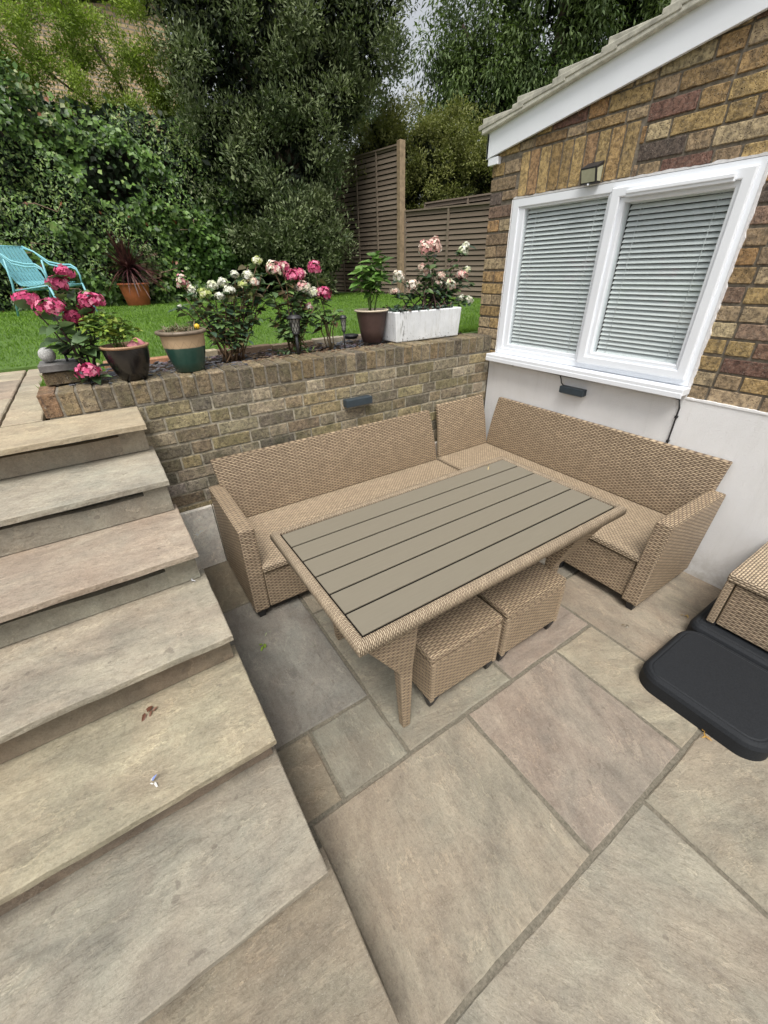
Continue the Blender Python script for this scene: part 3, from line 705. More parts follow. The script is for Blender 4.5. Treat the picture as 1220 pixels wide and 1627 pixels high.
# ================================================================ RATTAN SEATING
M_SEAT = wicker_mat('wicker_seat', .0115, .024, (.54, .43, .30), (.11, .078, .05))
def foot(par, x, y, z1=.055, s=.022):
    m = MB(); m.hexa([(x-s*.75, y-s*.75, 0), (x+s*.75, y-s*.75, 0), (x+s*.75, y+s*.75, 0), (x-s*.75, y+s*.75, 0), (x-s, y-s, z1), (x+s, y-s, z1), (x+s, y+s, z1), (x-s, y+s, z1)]); m.build('foot', M_BLACK, par, bevel=.003)
def wbox(name, par, x0, x1, y0, y1, z0, z1, mat=M_WICK, bv=.008, uvd='x'):
    m = MB(); m.box(x0, x1, y0, y1, z0, z1); return m.build(name, mat, par, bevel=bv, boxuv=uvd)
def backrest(name, par, axis, a0b, a1b, a0t, a1t, dfb, dft, zb, zt, thick, curve=.02):
    """woven back panel: runs along `axis`, front face at depth dfb (bottom) .. dft (top), bulging slightly"""
    m = MB(); n = 10; nh = 8; vs = []; uv = []
    for side in (0, 1):
        for k in range(n+1):
            f = k/n; z = zb+(zt-zb)*f; d = dfb+(dft-dfb)*f + curve*math.sin(math.pi*f)*(-.5) + side*thick
            for h_ in range(nh+1):
                g_ = h_/nh; a = (a0b+(a1b-a0b)*g_)*(1-f)+(a0t+(a1t-a0t)*g_)*f
                vs.append((a, d, z) if axis == 'x' else (d, a, z)); uv.append((a, z))
    W = nh+1; off = (n+1)*W; fs = []
    for k in range(n):
        for h_ in range(nh):
            q = (k*W+h_, k*W+h_+1, (k+1)*W+h_+1, (k+1)*W+h_); fs.append(q); fs.append(tuple(off+i for i in q[::-1]))
    for k in range(n):
        fs.append((k*W, (k+1)*W, off+(k+1)*W, off+k*W)); fs.append((k*W+nh, off+k*W+nh, off+(k+1)*W+nh, (k+1)*W+nh))
    for h_ in range(nh):
        fs.append((h_, off+h_, off+h_+1, h_+1)); fs.append((n*W+h_, n*W+h_+1, off+n*W+h_+1, off+n*W+h_))
    if axis == 'y': fs = [f_[::-1] for f_ in fs]
    m.add(vs, fs, uvs=uv); o = m.build(name, M_WICK, par, bevel=.006)
    return o
# left sofa along the brick wall
sf = thing('rattan_sofa', 'long tan rattan sofa with one arm standing against the brick retaining wall', 'sofa')
def arm(par, vs):
    m = MB(); m.hexa(vs); return m.build('armrest', M_WICK, par, bevel=.008, boxuv='x')
arm(sf, [(-2.298, -.668, .055), (-2.218, -.668, .055), (-2.218, -.10, .055), (-2.298, -.10, .055), (-2.290, -.668, .568), (-2.212, -.668, .568), (-2.212, -.085, .568), (-2.290, -.085, .568)])
wbox('seat', sf, -2.216, -.636, -.678, -.13, .296, .334, M_SEAT)
wbox('front_panel', sf, -2.214, -.640, -.664, -.63, .058, .288)
wbox('side_panel', sf, -.675, -.640, -.628, -.13, .058, .288)
wbox('rear_panel', sf, -2.21, -.66, -.13, -.10, .058, .300)
backrest('backrest', sf, 'x', -2.211, -.636, -2.246, -.70, -.150, -.112, .336, .722, .03)
for x, y in ((-2.262, -.632), (-.67, -.64), (-2.262, -.14), (-.67, -.14)): foot(sf, x, y)
set_base(sf, (-1.45, -.39, 0))
# corner unit with the long wing along the rendered wall
cs = thing('rattan_corner_sofa', 'tan rattan corner sofa running along the white rendered wall, its arm at the near end', 'sofa')
m = MB(); m.hexa([(-.618, -1.772, .055), (-.055, -1.772, .055), (-.055, -1.690, .055), (-.618, -1.690, .055), (-.602, -1.790, .560), (-.040, -1.790, .560), (-.040, -1.712, .560), (-.602, -1.712, .560)])
m.build('armrest', M_WICK, cs, bevel=.008, boxuv='x')
wbox('seat', cs, -.606, -.052, -1.706, -.10, .296, .334, M_SEAT, uvd='y')
wbox('front_panel', cs, -.596, -.562, -1.692, -.62, .058, .288)
wbox('side_panel', cs, -.596, -.562, -.615, -.13, .058, .288)
wbox('rear_panel', cs, -.05, -.02, -1.69, -.12, .058, .300)
backrest('backrest', cs, 'x', -.601, -.075, -.578, -.105, -.128, -.058, .336, .728, .028)
backrest('backrest', cs, 'y', -1.72, -.12, -1.752, -.178, -.078, -.052, .336, .728, .03)
for x, y in ((-.578, -1.735), (-.1, -1.735), (-.578, -.15), (-.1, -.15), (-.578, -1.29)): foot(cs, x, y)
set_base(cs, (-.32, -.95, 0))

# ---- table
tb = thing('garden_table', 'rectangular rattan table with a slatted taupe top standing in front of the corner sofas', 'table')
TZ = .672; X0, X1, Y0t, Y1t = -2.178, -.842, -1.624, -.948; rimw = .034
nw = NT('table_plank'); ct = nw.coords('Object', (3, 60, 60)); g1 = nw.noise(ct, 3, 6, .6); rp = nw.new('ShaderNodeNewGeometry').outputs['Random Per Island']
M_PLANK = nw.done(nw.mix(nw.math('ADD', nw.math('MULTIPLY', g1, .7), nw.math('MULTIPLY', rp, .3)), (.168, .148, .110), (.222, .198, .150)), nw.math('ADD', .30, nw.math('MULTIPLY', nw.noise(nw.coords(), 7, 5, .6), .22)), nw.bump(g1, .2, .001), .45)
ws = (Y1t-Y0t)/6
for i in range(6):
    m = MB(); m.box(X0+.007, X1-.007, Y0t+(Y1t-Y0t)*0+.006+(ws-.002)*i+.0045, Y0t+.006+(ws-.002)*(i+1)-.0045, TZ-.006, TZ); m.build('plank', M_PLANK, tb, bevel=.0015)
m = MB(); m.box(X0-.005, X1+.005, Y0t-.005, Y1t+.005, TZ-.014, TZ-.0065); m.build('plank_gap_shade', M_DARK, tb)  # added near-black sheet, paints the shade seen between the planks
# woven rim with a rounded profile, mitred at the corners; strands wrap over it
m = MB(); prof = [(0, -.03), (0, .002), (.004, .006), (.012, .0075), (.022, .005), (.029, -.003), (.032, -.012), (.032, -.030), (.027, -.041), (.012, -.046), (0, -.045)]
cor = [(X0, Y0t, -1, -1), (X1, Y0t, 1, -1), (X1, Y1t, 1, 1), (X0, Y1t, -1, 1)]
for q in range(4):
    a, b = cor[q], cor[(q+1) % 4]; per = 0; vs = []; uv = []; L = math.hypot(b[0]-a[0], b[1]-a[1]); pr = 0; prev = prof[0]; n_ = 2
    rows = []
    for (o_, z_) in prof:
        pr += math.hypot(o_-prev[0], z_-prev[1]); prev = (o_, z_)
        pa = (a[0]+a[2]*o_, a[1]+a[3]*o_, TZ+z_); pb = (b[0]+b[2]*o_, b[1]+b[3]*o_, TZ+z_); rows.append((pa, pb, pr, o_))
    for i in range(len(rows)-1):
        (p0, p1, r0, o0), (p2, p3, r1, o1) = rows[i], rows[i+1]
        m.add([p0, p1, p3, p2], [(0, 1, 2, 3)], smooth=True, uvs=[(r0*1.0, -o0), (r0, L+o0), (r1, L+o1), (r1, -o1)])
M_RIM = wicker_mat('wicker_table_rim', .0062, .020, (.47, .38, .265), (.19, .135, .09))
rim = m.build('table_rim', M_RIM, tb); 
sb = rim.modifiers.new('weld', 'WELD'); sb.merge_threshold = .0004
def tleg(fx, fy, sx, sy):
    # broad at the apron, tapering to a slim foot, set in from the corner
    cx, cy = (X0 if sx < 0 else X1), (Y0t if sy < 0 else Y1t)
    def rect(xo, xi, yo, yi, z): 
        xs = sorted((xo, xi)); ys = sorted((yo, yi)); return [(xs[0], ys[0], z), (xs[1], ys[0], z), (xs[1], ys[1], z), (xs[0], ys[1], z)]
    lv = [rect(fx+sx*.016, fx-sx*.019, fy+sy*.016, fy-sy*.018, .004), rect(fx+sx*.036, fx-sx*.021, fy+sy*.022, fy-sy*.026, .36), rect(cx+sx*.002, fx-sx*.020, cy+sy*.004, fy-sy*.035, .625)]
    m = MB(); vs = [p for r_ in lv for p in r_]; fs = [(3, 2, 1, 0), (8, 9, 10, 11)]
    for k in range(2):
        for i in range(4): j_ = (i+1) % 4; fs.append((k*4+i, k*4+j_, (k+1)*4+j_, (k+1)*4+i))
    m.add(vs, fs); m.build('leg', M_WICK, tb, bevel=.005, boxuv='x')
tleg(-1.985, -1.578, -1, -1); tleg(-1.99, -1.02, -1, 1); tleg(-1.04, -1.50, 1, -1); tleg(-1.04, -1.02, 1, 1)
wbox('apron', tb, X0+.05, X1-.05, -1.57, -1.55, .575, .640); wbox('apron', tb, X0+.05, X1-.05, -1.02, -1.0, .575, .640)
set_base(tb, (-1.51, -1.286, 0))

# ---- footstools
def make_stool(x0, x1, y0, y1, label):
    t = thing('rattan_footstool', label, 'footstool')
    t['group'] = 'footstools under the table'
    wbox('body', t, x0+.004, x1-.004, y0+.003, y1-.003, .066, .296)
    wbox('lid', t, x0, x1, y0, y1, .299, .341, M_WICK, .014)
    for x in (x0+.016, x1-.016):
        m = MB(); m.box(x-.010, x+.010, y0-.002, y0+.012, .067, .297); m.build('corner_post', M_WICKF, t, bevel=.003, boxuv='x')
    for x in (x0+.03, x1-.03):
        for y in (y0+.03, y1-.03):
            m = MB(); m.hexa([(x-.010, y-.010, 0), (x+.010, y-.010, 0), (x+.010, y+.010, 0), (x-.010, y+.010, 0), (x-.026, y-.028, .067), (x+.026, y-.028, .067), (x+.026, y+.02, .067), (x-.026, y+.02, .067)]); m.build('foot', M_BLACK, t, bevel=.003)
    return set_base(t, ((x0+x1)/2, (y0+y1)/2, 0))
make_stool(-1.873, -1.478, -1.597, -1.215, 'square rattan footstool under the table beside the front left table leg')
make_stool(-1.455, -1.045, -1.600, -1.205, 'square rattan footstool under the table, the one farther from the front left leg')

# ---- bench at the right edge and the black bases it stands on
def round_base(name, label, x0, x1, y0, y1, h, r, group):
    m = MB(); pts = []
    for (cx, cy, a0) in ((x1-r, y1-r, 0), (x0+r, y1-r, 90), (x0+r, y0+r, 180), (x1-r, y0+r, 270)):
        for k in range(17): a = R(a0+k*5.625); pts.append((cx, cy, math.cos(a), math.sin(a)))
    lv = [(0, .004), (.004, .0), (.004, h-.028), (-.003, h-.012), (-.012, h-.003), (-.018, h-.0015), (-.024, h-.003), (-.03, h)]
    n_ = len(pts); vs = []
    for (d, z) in lv: vs += [(cx+dx*(r+d), cy+dy*(r+d), z) for cx, cy, dx, dy in pts]
    fs = [(k*n_+i, k*n_+(i+1) % n_, (k+1)*n_+(i+1) % n_, (k+1)*n_+i) for k in range(len(lv)-1) for i in range(n_)]
    m.add(vs, fs); m.face([(len(lv)-1)*n_+i for i in range(n_)]); 
    return tag(m.build(name, M_BASE), label, 'base', group)
M_BASE = plain('black_textured_plastic', (.013, .015, .018), .7, .3, .3, 200, .0006)
round_base('parasol_base', 'large flat black plastic base with rounded corner lying in front of the bench', -1.012, -.56, -2.452, -1.988, .088, .085, 'black bases under the bench')
round_base('parasol_base', 'black plastic base mostly hidden underneath the rattan bench', -.545, -.10, -2.44, -1.985, .093, .05, 'black bases under the bench')
bn = thing('rattan_bench', 'rattan bench at the right edge standing on black plastic bases', 'bench')
wbox('seat', bn, -.497, .0-.02, -3.0, -2.028, .360, .402, M_SEAT, uvd='x'); wbox('front_panel', bn, -.484, -.45, -2.97, -2.066, .108, .352)
m = MB(); m.box(-.492, -.452, -2.062, -2.030, .106, .357); m.build('corner_post', M_WICKF, bn, bevel=.005, boxuv='x')
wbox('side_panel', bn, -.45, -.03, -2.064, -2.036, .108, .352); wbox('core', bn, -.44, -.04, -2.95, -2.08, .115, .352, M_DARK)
for x, y in ((-.468, -2.052), (-.08, -2.07)):
    m = MB(); m.box(x-.02, x+.02, y-.016, y+.016, .094, .112); m.build('foot', M_BLACK, bn)
set_base(bn, (-.26, -2.5, .094))

# ================================================================ POTS
M_POTBLK = plain('black_glaze', (.012, .010, .010), .24, .6, .5, 14, .001)
def pot(name, label, loc, prof, mat, cat='plant pot', lean=(0, 0), soil=None, extra=()):
    t = thing(name, label, cat); xf = lambda p: Vector((p.x+lean[0]*p.z, p.y+lean[1]*p.z, p.z))
    m = MB(); m.lathe(prof, loc, 40, None, True, xf); m.face([i for i in range(40)][::-1]); m.build('body', mat, t)
    if soil:
        m = MB(); m.lathe([(.001, soil[1]+.006), (soil[0]*.6, soil[1]+.004), (soil[0], soil[1]-.004)], loc, 24, None, True, xf); m.build('soil', M_SOIL, t)
    for (nm, pr, mt) in extra: m = MB(); m.lathe(pr, loc, 40, None, True, xf); m.build(nm, mt, t)
    return t
# black glazed pot
L1 = (-2.468, .085, 1.164)
p1 = pot('plant_pot', 'black glazed pot with tan rim holding a pale green plant', L1,
    [(.050, 0), (.058, .002), (.078, .045), (.093, .09), (.100, .125), (.101, .150)], M_POTBLK, soil=(.092, .140),
    extra=[('rim', [(.101, .149), (.107, .153), (.108, .159), (.102, .162), (.094, .160), (.092, .13)], plain('clay_rim', (.33, .20, .12), .6, .4, .2))])
# two tone pot
gz = NT('two_tone_glaze'); sp = gz.new('ShaderNodeSeparateXYZ'); gz.link(gz.coords('Object'), sp.inputs[0]); gn = gz.noise(gz.coords(), 40, 5, .6)
zz = gz.math('ADD', sp.outputs[2], gz.math('MULTIPLY', gn, .004))
band = gz.ramp(gz.math('MULTIPLY', gz.math('SUBTRACT', zz, 1.164), 5.0), [(.615, 0), (.64, 1)]); 
# incised zigzag on the cream band
ang = gz.math('ARCTAN2', gz.math('SUBTRACT', sp.outputs[1], .125), gz.math('SUBTRACT', sp.outputs[0], -2.193))
zig = gz.math('PINGPONG', gz.math('MULTIPLY', ang, 2.6), .5); dz_ = gz.math('ABSOLUTE', gz.math('SUBTRACT', gz.math('SUBTRACT', zz, 1.305), gz.math('MULTIPLY', gz.math('SUBTRACT', zig, .25), .06)))
line = gz.ramp(gz.math('MULTIPLY', dz_, 100), [(.08, 1), (.2, 0)])
cream = gz.mix(gz.math('MULTIPLY', line, .6), gz.mix(gn, (.42, .29, .165), (.52, .38, .24)), (.2, .13, .08))
M_TWO = gz.done(gz.mix(band, gz.mix(gn, (.018, .055, .043), (.032, .085, .065)), cream), gz.math('ADD', .25, gz.math('MULTIPLY', band, .3)), None, .5)
L2 = (-2.193, .125, 1.164)
p2 = pot('plant_pot', 'two tone pot, sea green below, cream above with incised zigzag', L2,
    [(.066, 0), (.072, .002), (.086, .05), (.098, .1), (.105, .135), (.106, .17), (.108, .183)], M_TWO, soil=(.1, .186),
    extra=[('rim', [(.108, .182), (.121, .186), (.126, .193), (.122, .201), (.108, .203), (.102, .198), (.101, .17)], plain('rim_brown', (.16, .125, .09), .45, .4, .35, 20))])
# brown pot behind the trough
L3 = (-.905, .315, 1.166)
p3 = pot('plant_pot', 'tall dark brown plastic pot with a cream rim beside the white trough', L3,
    [(.066, 0), (.072, .003), (.088, .08), (.104, .17), (.108, .2)], plain('brown_plastic', (.075, .045, .038), .45, .4, .15), soil=(.1, .185),
    extra=[('rim', [(.108, .198), (.119, .200), (.122, .205), (.118, .210), (.105, .210), (.104, .18)], plain('cream_rim', (.55, .47, .36), .5))])
set_base(p1, L1); set_base(p2, L2); set_base(p3, L3)
# white trough
tr = thing('planter_trough', 'long white painted stone trough with chipped edges on the wall coping', 'planter')
nq = NT('trough_white'); cw = nq.coords(); w1 = nq.noise(cw, 60, 5, .75); w2 = nq.noise(cw, 9, 4, .6); w3 = nq.noise(nq.coords('Object', (60, 60, 9)), 1.2, 5, .7)
spz = nq.new('ShaderNodeSeparateXYZ'); nq.link(cw, spz.inputs[0])
low = nq.ramp(nq.math('MULTIPLY', nq.math('SUBTRACT', spz.outputs[2], 1.16), 5), [(.0, 1), (.35, 0)])
chips = nq.ramp(nq.math('ADD', w1, nq.math('MULTIPLY', low, .075)), [(.655, 0), (.67, 1)])
lft = nq.ramp(nq.math('MULTIPLY', nq.math('ABSOLUTE', nq.math('SUBTRACT', spz.outputs[0], -.755)), 10), [(.1, 1), (.35, 0)])
stn = nq.math('MULTIPLY', nq.ramp(w3, [(.50, 0), (.58, 1)]), nq.math('MULTIPLY', lft, .85))
cwh = nq.mix(nq.ramp(w2, [(.3, 0), (.7, 1)]), (.62, .64, .66), (.76, .78, .80)); cwh = nq.mix(nq.math('MULTIPLY', nq.ramp(nq.noise(nq.coords('Object', (30, 30, 6)), 1.6, 6, .7), [(.48, 0), (.66, 1)]), .4), cwh, (.42, .42, .38)); cwh = nq.mix(stn, cwh, (.1, .1, .085)); cwh = nq.mix(chips, cwh, (.05, .045, .04))
M_TR = nq.done(cwh, .75, nq.bump(nq.math('SUBTRACT', w2, chips), .35, .004), .3)
m = MB(); bx = [(-.812, .142), (-.240, .135), (-.240, .330), (-.812, .338)]; txx = [(-.826, .134), (-.226, .126), (-.226, .345), (-.826, .352)]
zb, zt_ = 1.166, 1.362; ins_ = .018
tin = [(-.826+ins_, .134+ins_), (-.226-ins_, .126+ins_), (-.226-ins_, .345-ins_), (-.826+ins_, .352-ins_)]
vs = [(x, y, zb) for x, y in bx]+[(x, y, zt_) for x, y in txx]+[(x, y, zt_) for x, y in tin]+[(x, y, zt_-.03) for x, y in tin]
fs = [(3, 2, 1, 0)]+[(k*4+i, k*4+(i+1) % 4, (k+1)*4+(i+1) % 4, (k+1)*4+i) for k in range(3) for i in range(4)]+[(12, 13, 14, 15)]
m.add(vs, fs); m.build('body', M_TR, tr, bevel=.008, segs=3)
m = MB(); m.box(-.805, -.245, .155, .33, zt_-.03, zt_-.012); m.build('soil', M_SOIL, tr); set_base(tr, (-.526, .238, zb))

# ================================================================ PLANTS
M_TL = tint_leaf_mat('garden_leaf', .45, .2); M_PETAL = tint_leaf_mat('petal', .6, .3); M_STEM = tint_leaf_mat('stem', .7, 0)
def flower_head(par, c, r, cols, sc=(1, 1, .8), n=74, pet=.0125):
    """mop of small four petalled florets on a dome"""
    D = rnd_dirs(n*2); D = D[D[:, 2] > -.55][:n]; V = []; F = []; Cc = []; o = 0
    ph_ = rng.random(3)*6
    for d in D:
        p = np.array(c)+d*r*np.array(sc)*(rng.uniform(.55, 1.3) if r < .034 else rng.uniform(.78, 1.1))*(1+.16*math.sin(3*d[0]*2+ph_[0])*math.sin(3*d[1]*2+ph_[1])+.1*math.sin(5*d[2]+ph_[2])); s = np.cross(d, rng.normal(size=3)); s /= np.linalg.norm(s); t = np.cross(d, s)
        col = np.array(cols[rng.integers(len(cols))])*rng.uniform(.85, 1.15)
        for k in range(4):
            a = k*math.pi/2+.4; q = s*math.cos(a)+t*math.sin(a); q2 = s*math.cos(a+.8)+t*math.sin(a+.8); q3 = s*math.cos(a-.8)+t*math.sin(a-.8)
            L = pet*rng.uniform(.85, 1.2)
            V += [p, p+q2*L*.62+d*L*.16, p+q*L*1.05+d*L*.1, p+q3*L*.62+d*L*.16]; F.append([o, o+3, o+2, o+1]); o += 4; Cc.append(col)
    # small core so the head is not hollow
    for d in rnd_dirs(26):
        s = np.cross(d, rng.normal(size=3)); s /= np.linalg.norm(s); t = np.cross(d, s); p = np.array(c)+d*r*.45*np.array(sc)
        V += [p-s*r*.32, p-t*r*.32, p+s*r*.32, p+t*r*.32]; F.append([o, o+1, o+2, o+3]); o += 4; Cc.append(np.array(cols[0])*.7)
    return arr_mesh('flower_head', np.array(V), np.array(F), M_PETAL, par, np.array(Cc))
def leaf_cluster(par, specs, cols, name='leaves', shape='six', fold=.12, curl=.15):
    """specs: list of (base, direction, length, width)"""
    C = np.array([s[0] for s in specs]); D = np.array([s[1] for s in specs], float); L = np.array([s[2] for s in specs]); W_ = np.array([s[3] for s in specs])
    D = D/np.linalg.norm(D, axis=1, keepdims=True)
    N = np.array([0, 0, 1.0])+rng.normal(0, .35, (len(C), 3)); N = N - D*np.sum(N*D, 1, keepdims=True)
    V, F = leaves(C, D, N, L, W_, fold, shape, curl); ck = np.array(cols)[rng.integers(len(cols), size=len(C))]*rng.uniform(.8, 1.2, (len(C), 1))
    return arr_mesh(name, V, F, M_TL, par, np.tile(ck, (len(F)//len(C), 1)))
def bez(a, b, sag=.0, n=7, jitter=.006):
    a, b = Vector(a), Vector(b); mid = (a+b)/2 + Vector((jit(.03), jit(.03), sag)); pts = []
    for k in range(n+1):
        t = k/n; p = a*(1-t)**2+mid*2*t*(1-t)+b*t*t; pts.append(p+Vector((jit(jitter), jit(jitter), jit(jitter)))*(0 < k < n))
    return pts
def shrub(name, label, base, heads, leafcols, nleaf, llen, group=None, extra_tips=(), stemcol=(.16, .10, .055), par=None, cat='plant', core=None, spread=.05, base_spread=.03, stem_r=.0032, lowest=.25):
    t = par or thing(name, label, cat, group=group); tips = [(h[0], h[1]) for h in heads]+[(e, 0) for e in extra_tips]; m = MB(); specs = []
    for (c, r) in tips:
        b = Vector(base)+Vector((jit(base_spread), jit(base_spread*.6), 0)); pts = bez(b, Vector(c)-Vector((0, 0, r*.6)), .04)
        m.tube(pts, [stem_r*1.5*(1-.5*i/len(pts)) for i in range(len(pts))], 5, stemcol)
        k = max(3, nleaf//len(tips))
        for q in range(k):
            f = random.uniform(lowest, 1)**.8; p = pts[min(len(pts)-1, int(f*len(pts)))]+Vector((jit(spread*.3), jit(spread*.3), jit(.012)))
            a = random.random()*6.28; d = (math.cos(a), math.sin(a), random.uniform(-.35, .5)); l = llen*random.uniform(.6, 1.2); specs.append((p, d, l, l*.56))
    m.build('stems', M_STEM, t); leaf_cluster(t, specs, leafcols)
    for h in heads: flower_head(t, *h)
    return set_base(t, base)
PK = [(.62, .09, .22), (.70, .16, .30), (.50, .05, .16), (.78, .30, .42), (.66, .12, .26)]; PKD = [(.33, .03, .09), (.42, .05, .13), (.25, .02, .07)]
LPK = [(.80, .42, .42), (.86, .62, .55), (.85, .74, .62), (.72, .3, .34)]; WH = [(.78, .78, .66), (.84, .84, .76), (.70, .74, .50)]; LIME = [(.50, .58, .18), (.62, .68, .3), (.74, .74, .5)]
GLF = [(.09, .155, .06), (.12, .20, .085), (.07, .12, .05), (.16, .25, .08)]
shrub('hydrangea', 'hydrangea with round deep pink heads at the left end of the wall', (-2.635, .17, 1.15),
    [((-2.772, .12, 1.532), .043, PK), ((-2.700, .10, 1.497), .050, PK, (1.15, 1, .72)), ((-2.645, .15, 1.588), .040, PK), ((-2.606, .18, 1.628), .028, PK), ((-2.630, .13, 1.452), .038, PKD), ((-2.538, .12, 1.515), .048, PK, (1.15, 1, .65)), ((-2.652, .06, 1.228), .044, PK, (1.1, 1, .8)), ((-2.57, .16, 1.478), .024, PKD)],
    GLF, 120, .088, extra_tips=[(-2.72, .2, 1.36), (-2.6, .1, 1.40), (-2.56, .2, 1.55), (-2.66, .12, 1.33), (-2.70, .1, 1.43)], stemcol=(.05, .03, .03))
shrub('hydrangea', 'loose shrub with creamy white and lime flower cones beside the two tone pot', (-1.90, .33, 1.15),
    [((-2.088, .35, 1.575), .036, LPK+WH, (.9, .8, 1.2), 40, .009), ((-2.055, .33, 1.535), .030, WH, (.8, .8, 1.1), 30, .008), ((-1.934, .35, 1.553), .024, WH), ((-1.878, .33, 1.568), .024, WH), ((-1.862, .3, 1.532), .024, WH), ((-1.988, .33, 1.515), .028, LIME), ((-1.915, .31, 1.50), .020, WH), ((-1.848, .35, 1.487), .024, LIME), ((-1.80, .35, 1.605), .018, WH), ((-1.735, .33, 1.60), .026, WH), ((-1.71, .3, 1.565), .020, WH+LPK), ((-1.77, .32, 1.555), .022, LIME), ((-1.745, .33, 1.495), .024, LIME), ((-2.135, .35, 1.455), .016, WH, (.6, .6, 1.3), 20, .007), ((-1.655, .36, 1.672), .022, WH+LIME)],
    GLF+[(.10, .085, .04), (.08, .14, .09)], 560, .064, extra_tips=[(-2.05, .4, 1.45), (-1.95, .3, 1.42), (-1.83, .42, 1.40), (-1.75, .3, 1.38), (-1.68, .36, 1.46), (-1.9, .3, 1.32), (-1.8, .25, 1.3), (-2.0, .35, 1.36), (-1.66, .3, 1.60), (-1.70, .4, 1.64), (-1.60, .35, 1.55), (-1.62, .4, 1.46), (-2.1, .3, 1.5)], base_spread=.07)
shrub('hydrangea', 'hydrangea with mixed bright pink and white heads behind the garden lantern', (-1.46, .36, 1.15),
    [((-1.555, .35, 1.628), .045, LPK+WH, (1.1, 1, .9)), ((-1.50, .34, 1.640), .030, PK+LPK), ((-1.450, .33, 1.588), .050, PK+[(.78, .30, .42)], (1.15, 1, .8)), ((-1.398, .36, 1.598), .036, LPK+PK), ((-1.40, .32, 1.528), .040, WH+WH+LPK, (1.1, 1, .8)), ((-1.37, .33, 1.415), .020, LPK+WH), ((-1.42, .35, 1.46), .018, LIME)],
    GLF+[(.10, .07, .035)], 460, .064, extra_tips=[(-1.6, .3, 1.5), (-1.55, .4, 1.42), (-1.63, .35, 1.36), (-1.48, .3, 1.36), (-1.38, .4, 1.48), (-1.35, .3, 1.40), (-1.52, .25, 1.30), (-1.58, .3, 1.26)], base_spread=.08)
shrub('hydrangea', 'upright hydrangea with two pink heads between the lantern and the low round light', (-1.235, .33, 1.15),
    [((-1.295, .35, 1.632), .040, PK, (1, 1, .85)), ((-1.262, .32, 1.487), .046, PK+[(.78, .30, .42)], (1, 1, .85)), ((-1.322, .34, 1.492), .036, WH)],
    GLF+[(.10, .075, .035)], 80, .072, extra_tips=[(-1.2, .3, 1.40), (-1.30, .3, 1.36), (-1.15, .36, 1.38)], stemcol=(.12, .09, .05), lowest=.4)
# plant in the black pot
def tuft(par, base, n, L, W_, cols, spread, up_=.9, name='leaves', curl=.35, rad=.03):
    specs = []
    for k in range(n):
        a = random.random()*6.28; r_ = rad*random.random(); b = (base[0]+math.cos(a)*r_, base[1]+math.sin(a)*r_, base[2]+random.random()*.01)
        specs.append((b, (math.cos(a)*spread*random.uniform(.2, 1), math.sin(a)*spread*random.uniform(.2, 1), up_), L*random.uniform(.5, 1.1), W_*random.uniform(.7, 1.2)))
    return leaf_cluster(par, specs, cols, name, curl=curl)
YG = [(.24, .33, .05), (.17, .28, .05), (.34, .42, .09), (.12, .2, .05)]
pl = shrub('lilac_sprout', 'pale yellow green bushy plant growing in the black glazed pot', (-2.49, .09, 1.315), [], YG, 240, .042,
    extra_tips=[(-2.60, .08, 1.42), (-2.57, .1, 1.44), (-2.53, .08, 1.46), (-2.48, .1, 1.455), (-2.44, .09, 1.42), (-2.40, .1, 1.39), (-2.52, .05, 1.40), (-2.46, .12, 1.40), (-2.55, .12, 1.39), (-2.43, .05, 1.36)], stemcol=(.12, .18, .04), stem_r=.0018)
pl.name = 'bushy_plant'
m = MB(); m.lathe([(.034, 0), (.034, .004), (.022, .02), (.006, .034), (.001, .036)], (-2.418, .06, 1.320), 14, (.75, .3, .34), True, lambda p: Vector((p.x*1.2, p.y*.8, p.z+.004*math.sin(p.x*90))))
tag(m.build('pink_shell', M_PETAL), 'small pink cone shaped ornament lying in the black glazed pot', 'ornament')
sd_ = thing('sedum_plant', 'low wiry grey green plant growing in the two tone pot', 'plant')
specs = []
for k in range(260):
    a = random.random()*6.28; r_ = .09*math.sqrt(random.random()); specs.append(((-2.193+math.cos(a)*r_, .125+math.sin(a)*r_, 1.352+random.random()*.012), (jit(.8), jit(.8), random.uniform(.2, 1)), random.uniform(.018, .05), .006))
leaf_cluster(sd_, specs, [(.16, .17, .09), (.22, .22, .12), (.12, .13, .06), (.24, .17, .1)], curl=.3); set_base(sd_, (-2.193, .125, 1.35))
m = MB(); m.ball((-2.118, .085, 1.378), .0145, (.62, .36, .02)); tag(m.build('yellow_fruit', plain('orange_yellow', (.62, .40, .03), .4, .4, .25, 40)), 'small round yellow fruit on the rim of the two tone pot', 'fruit')
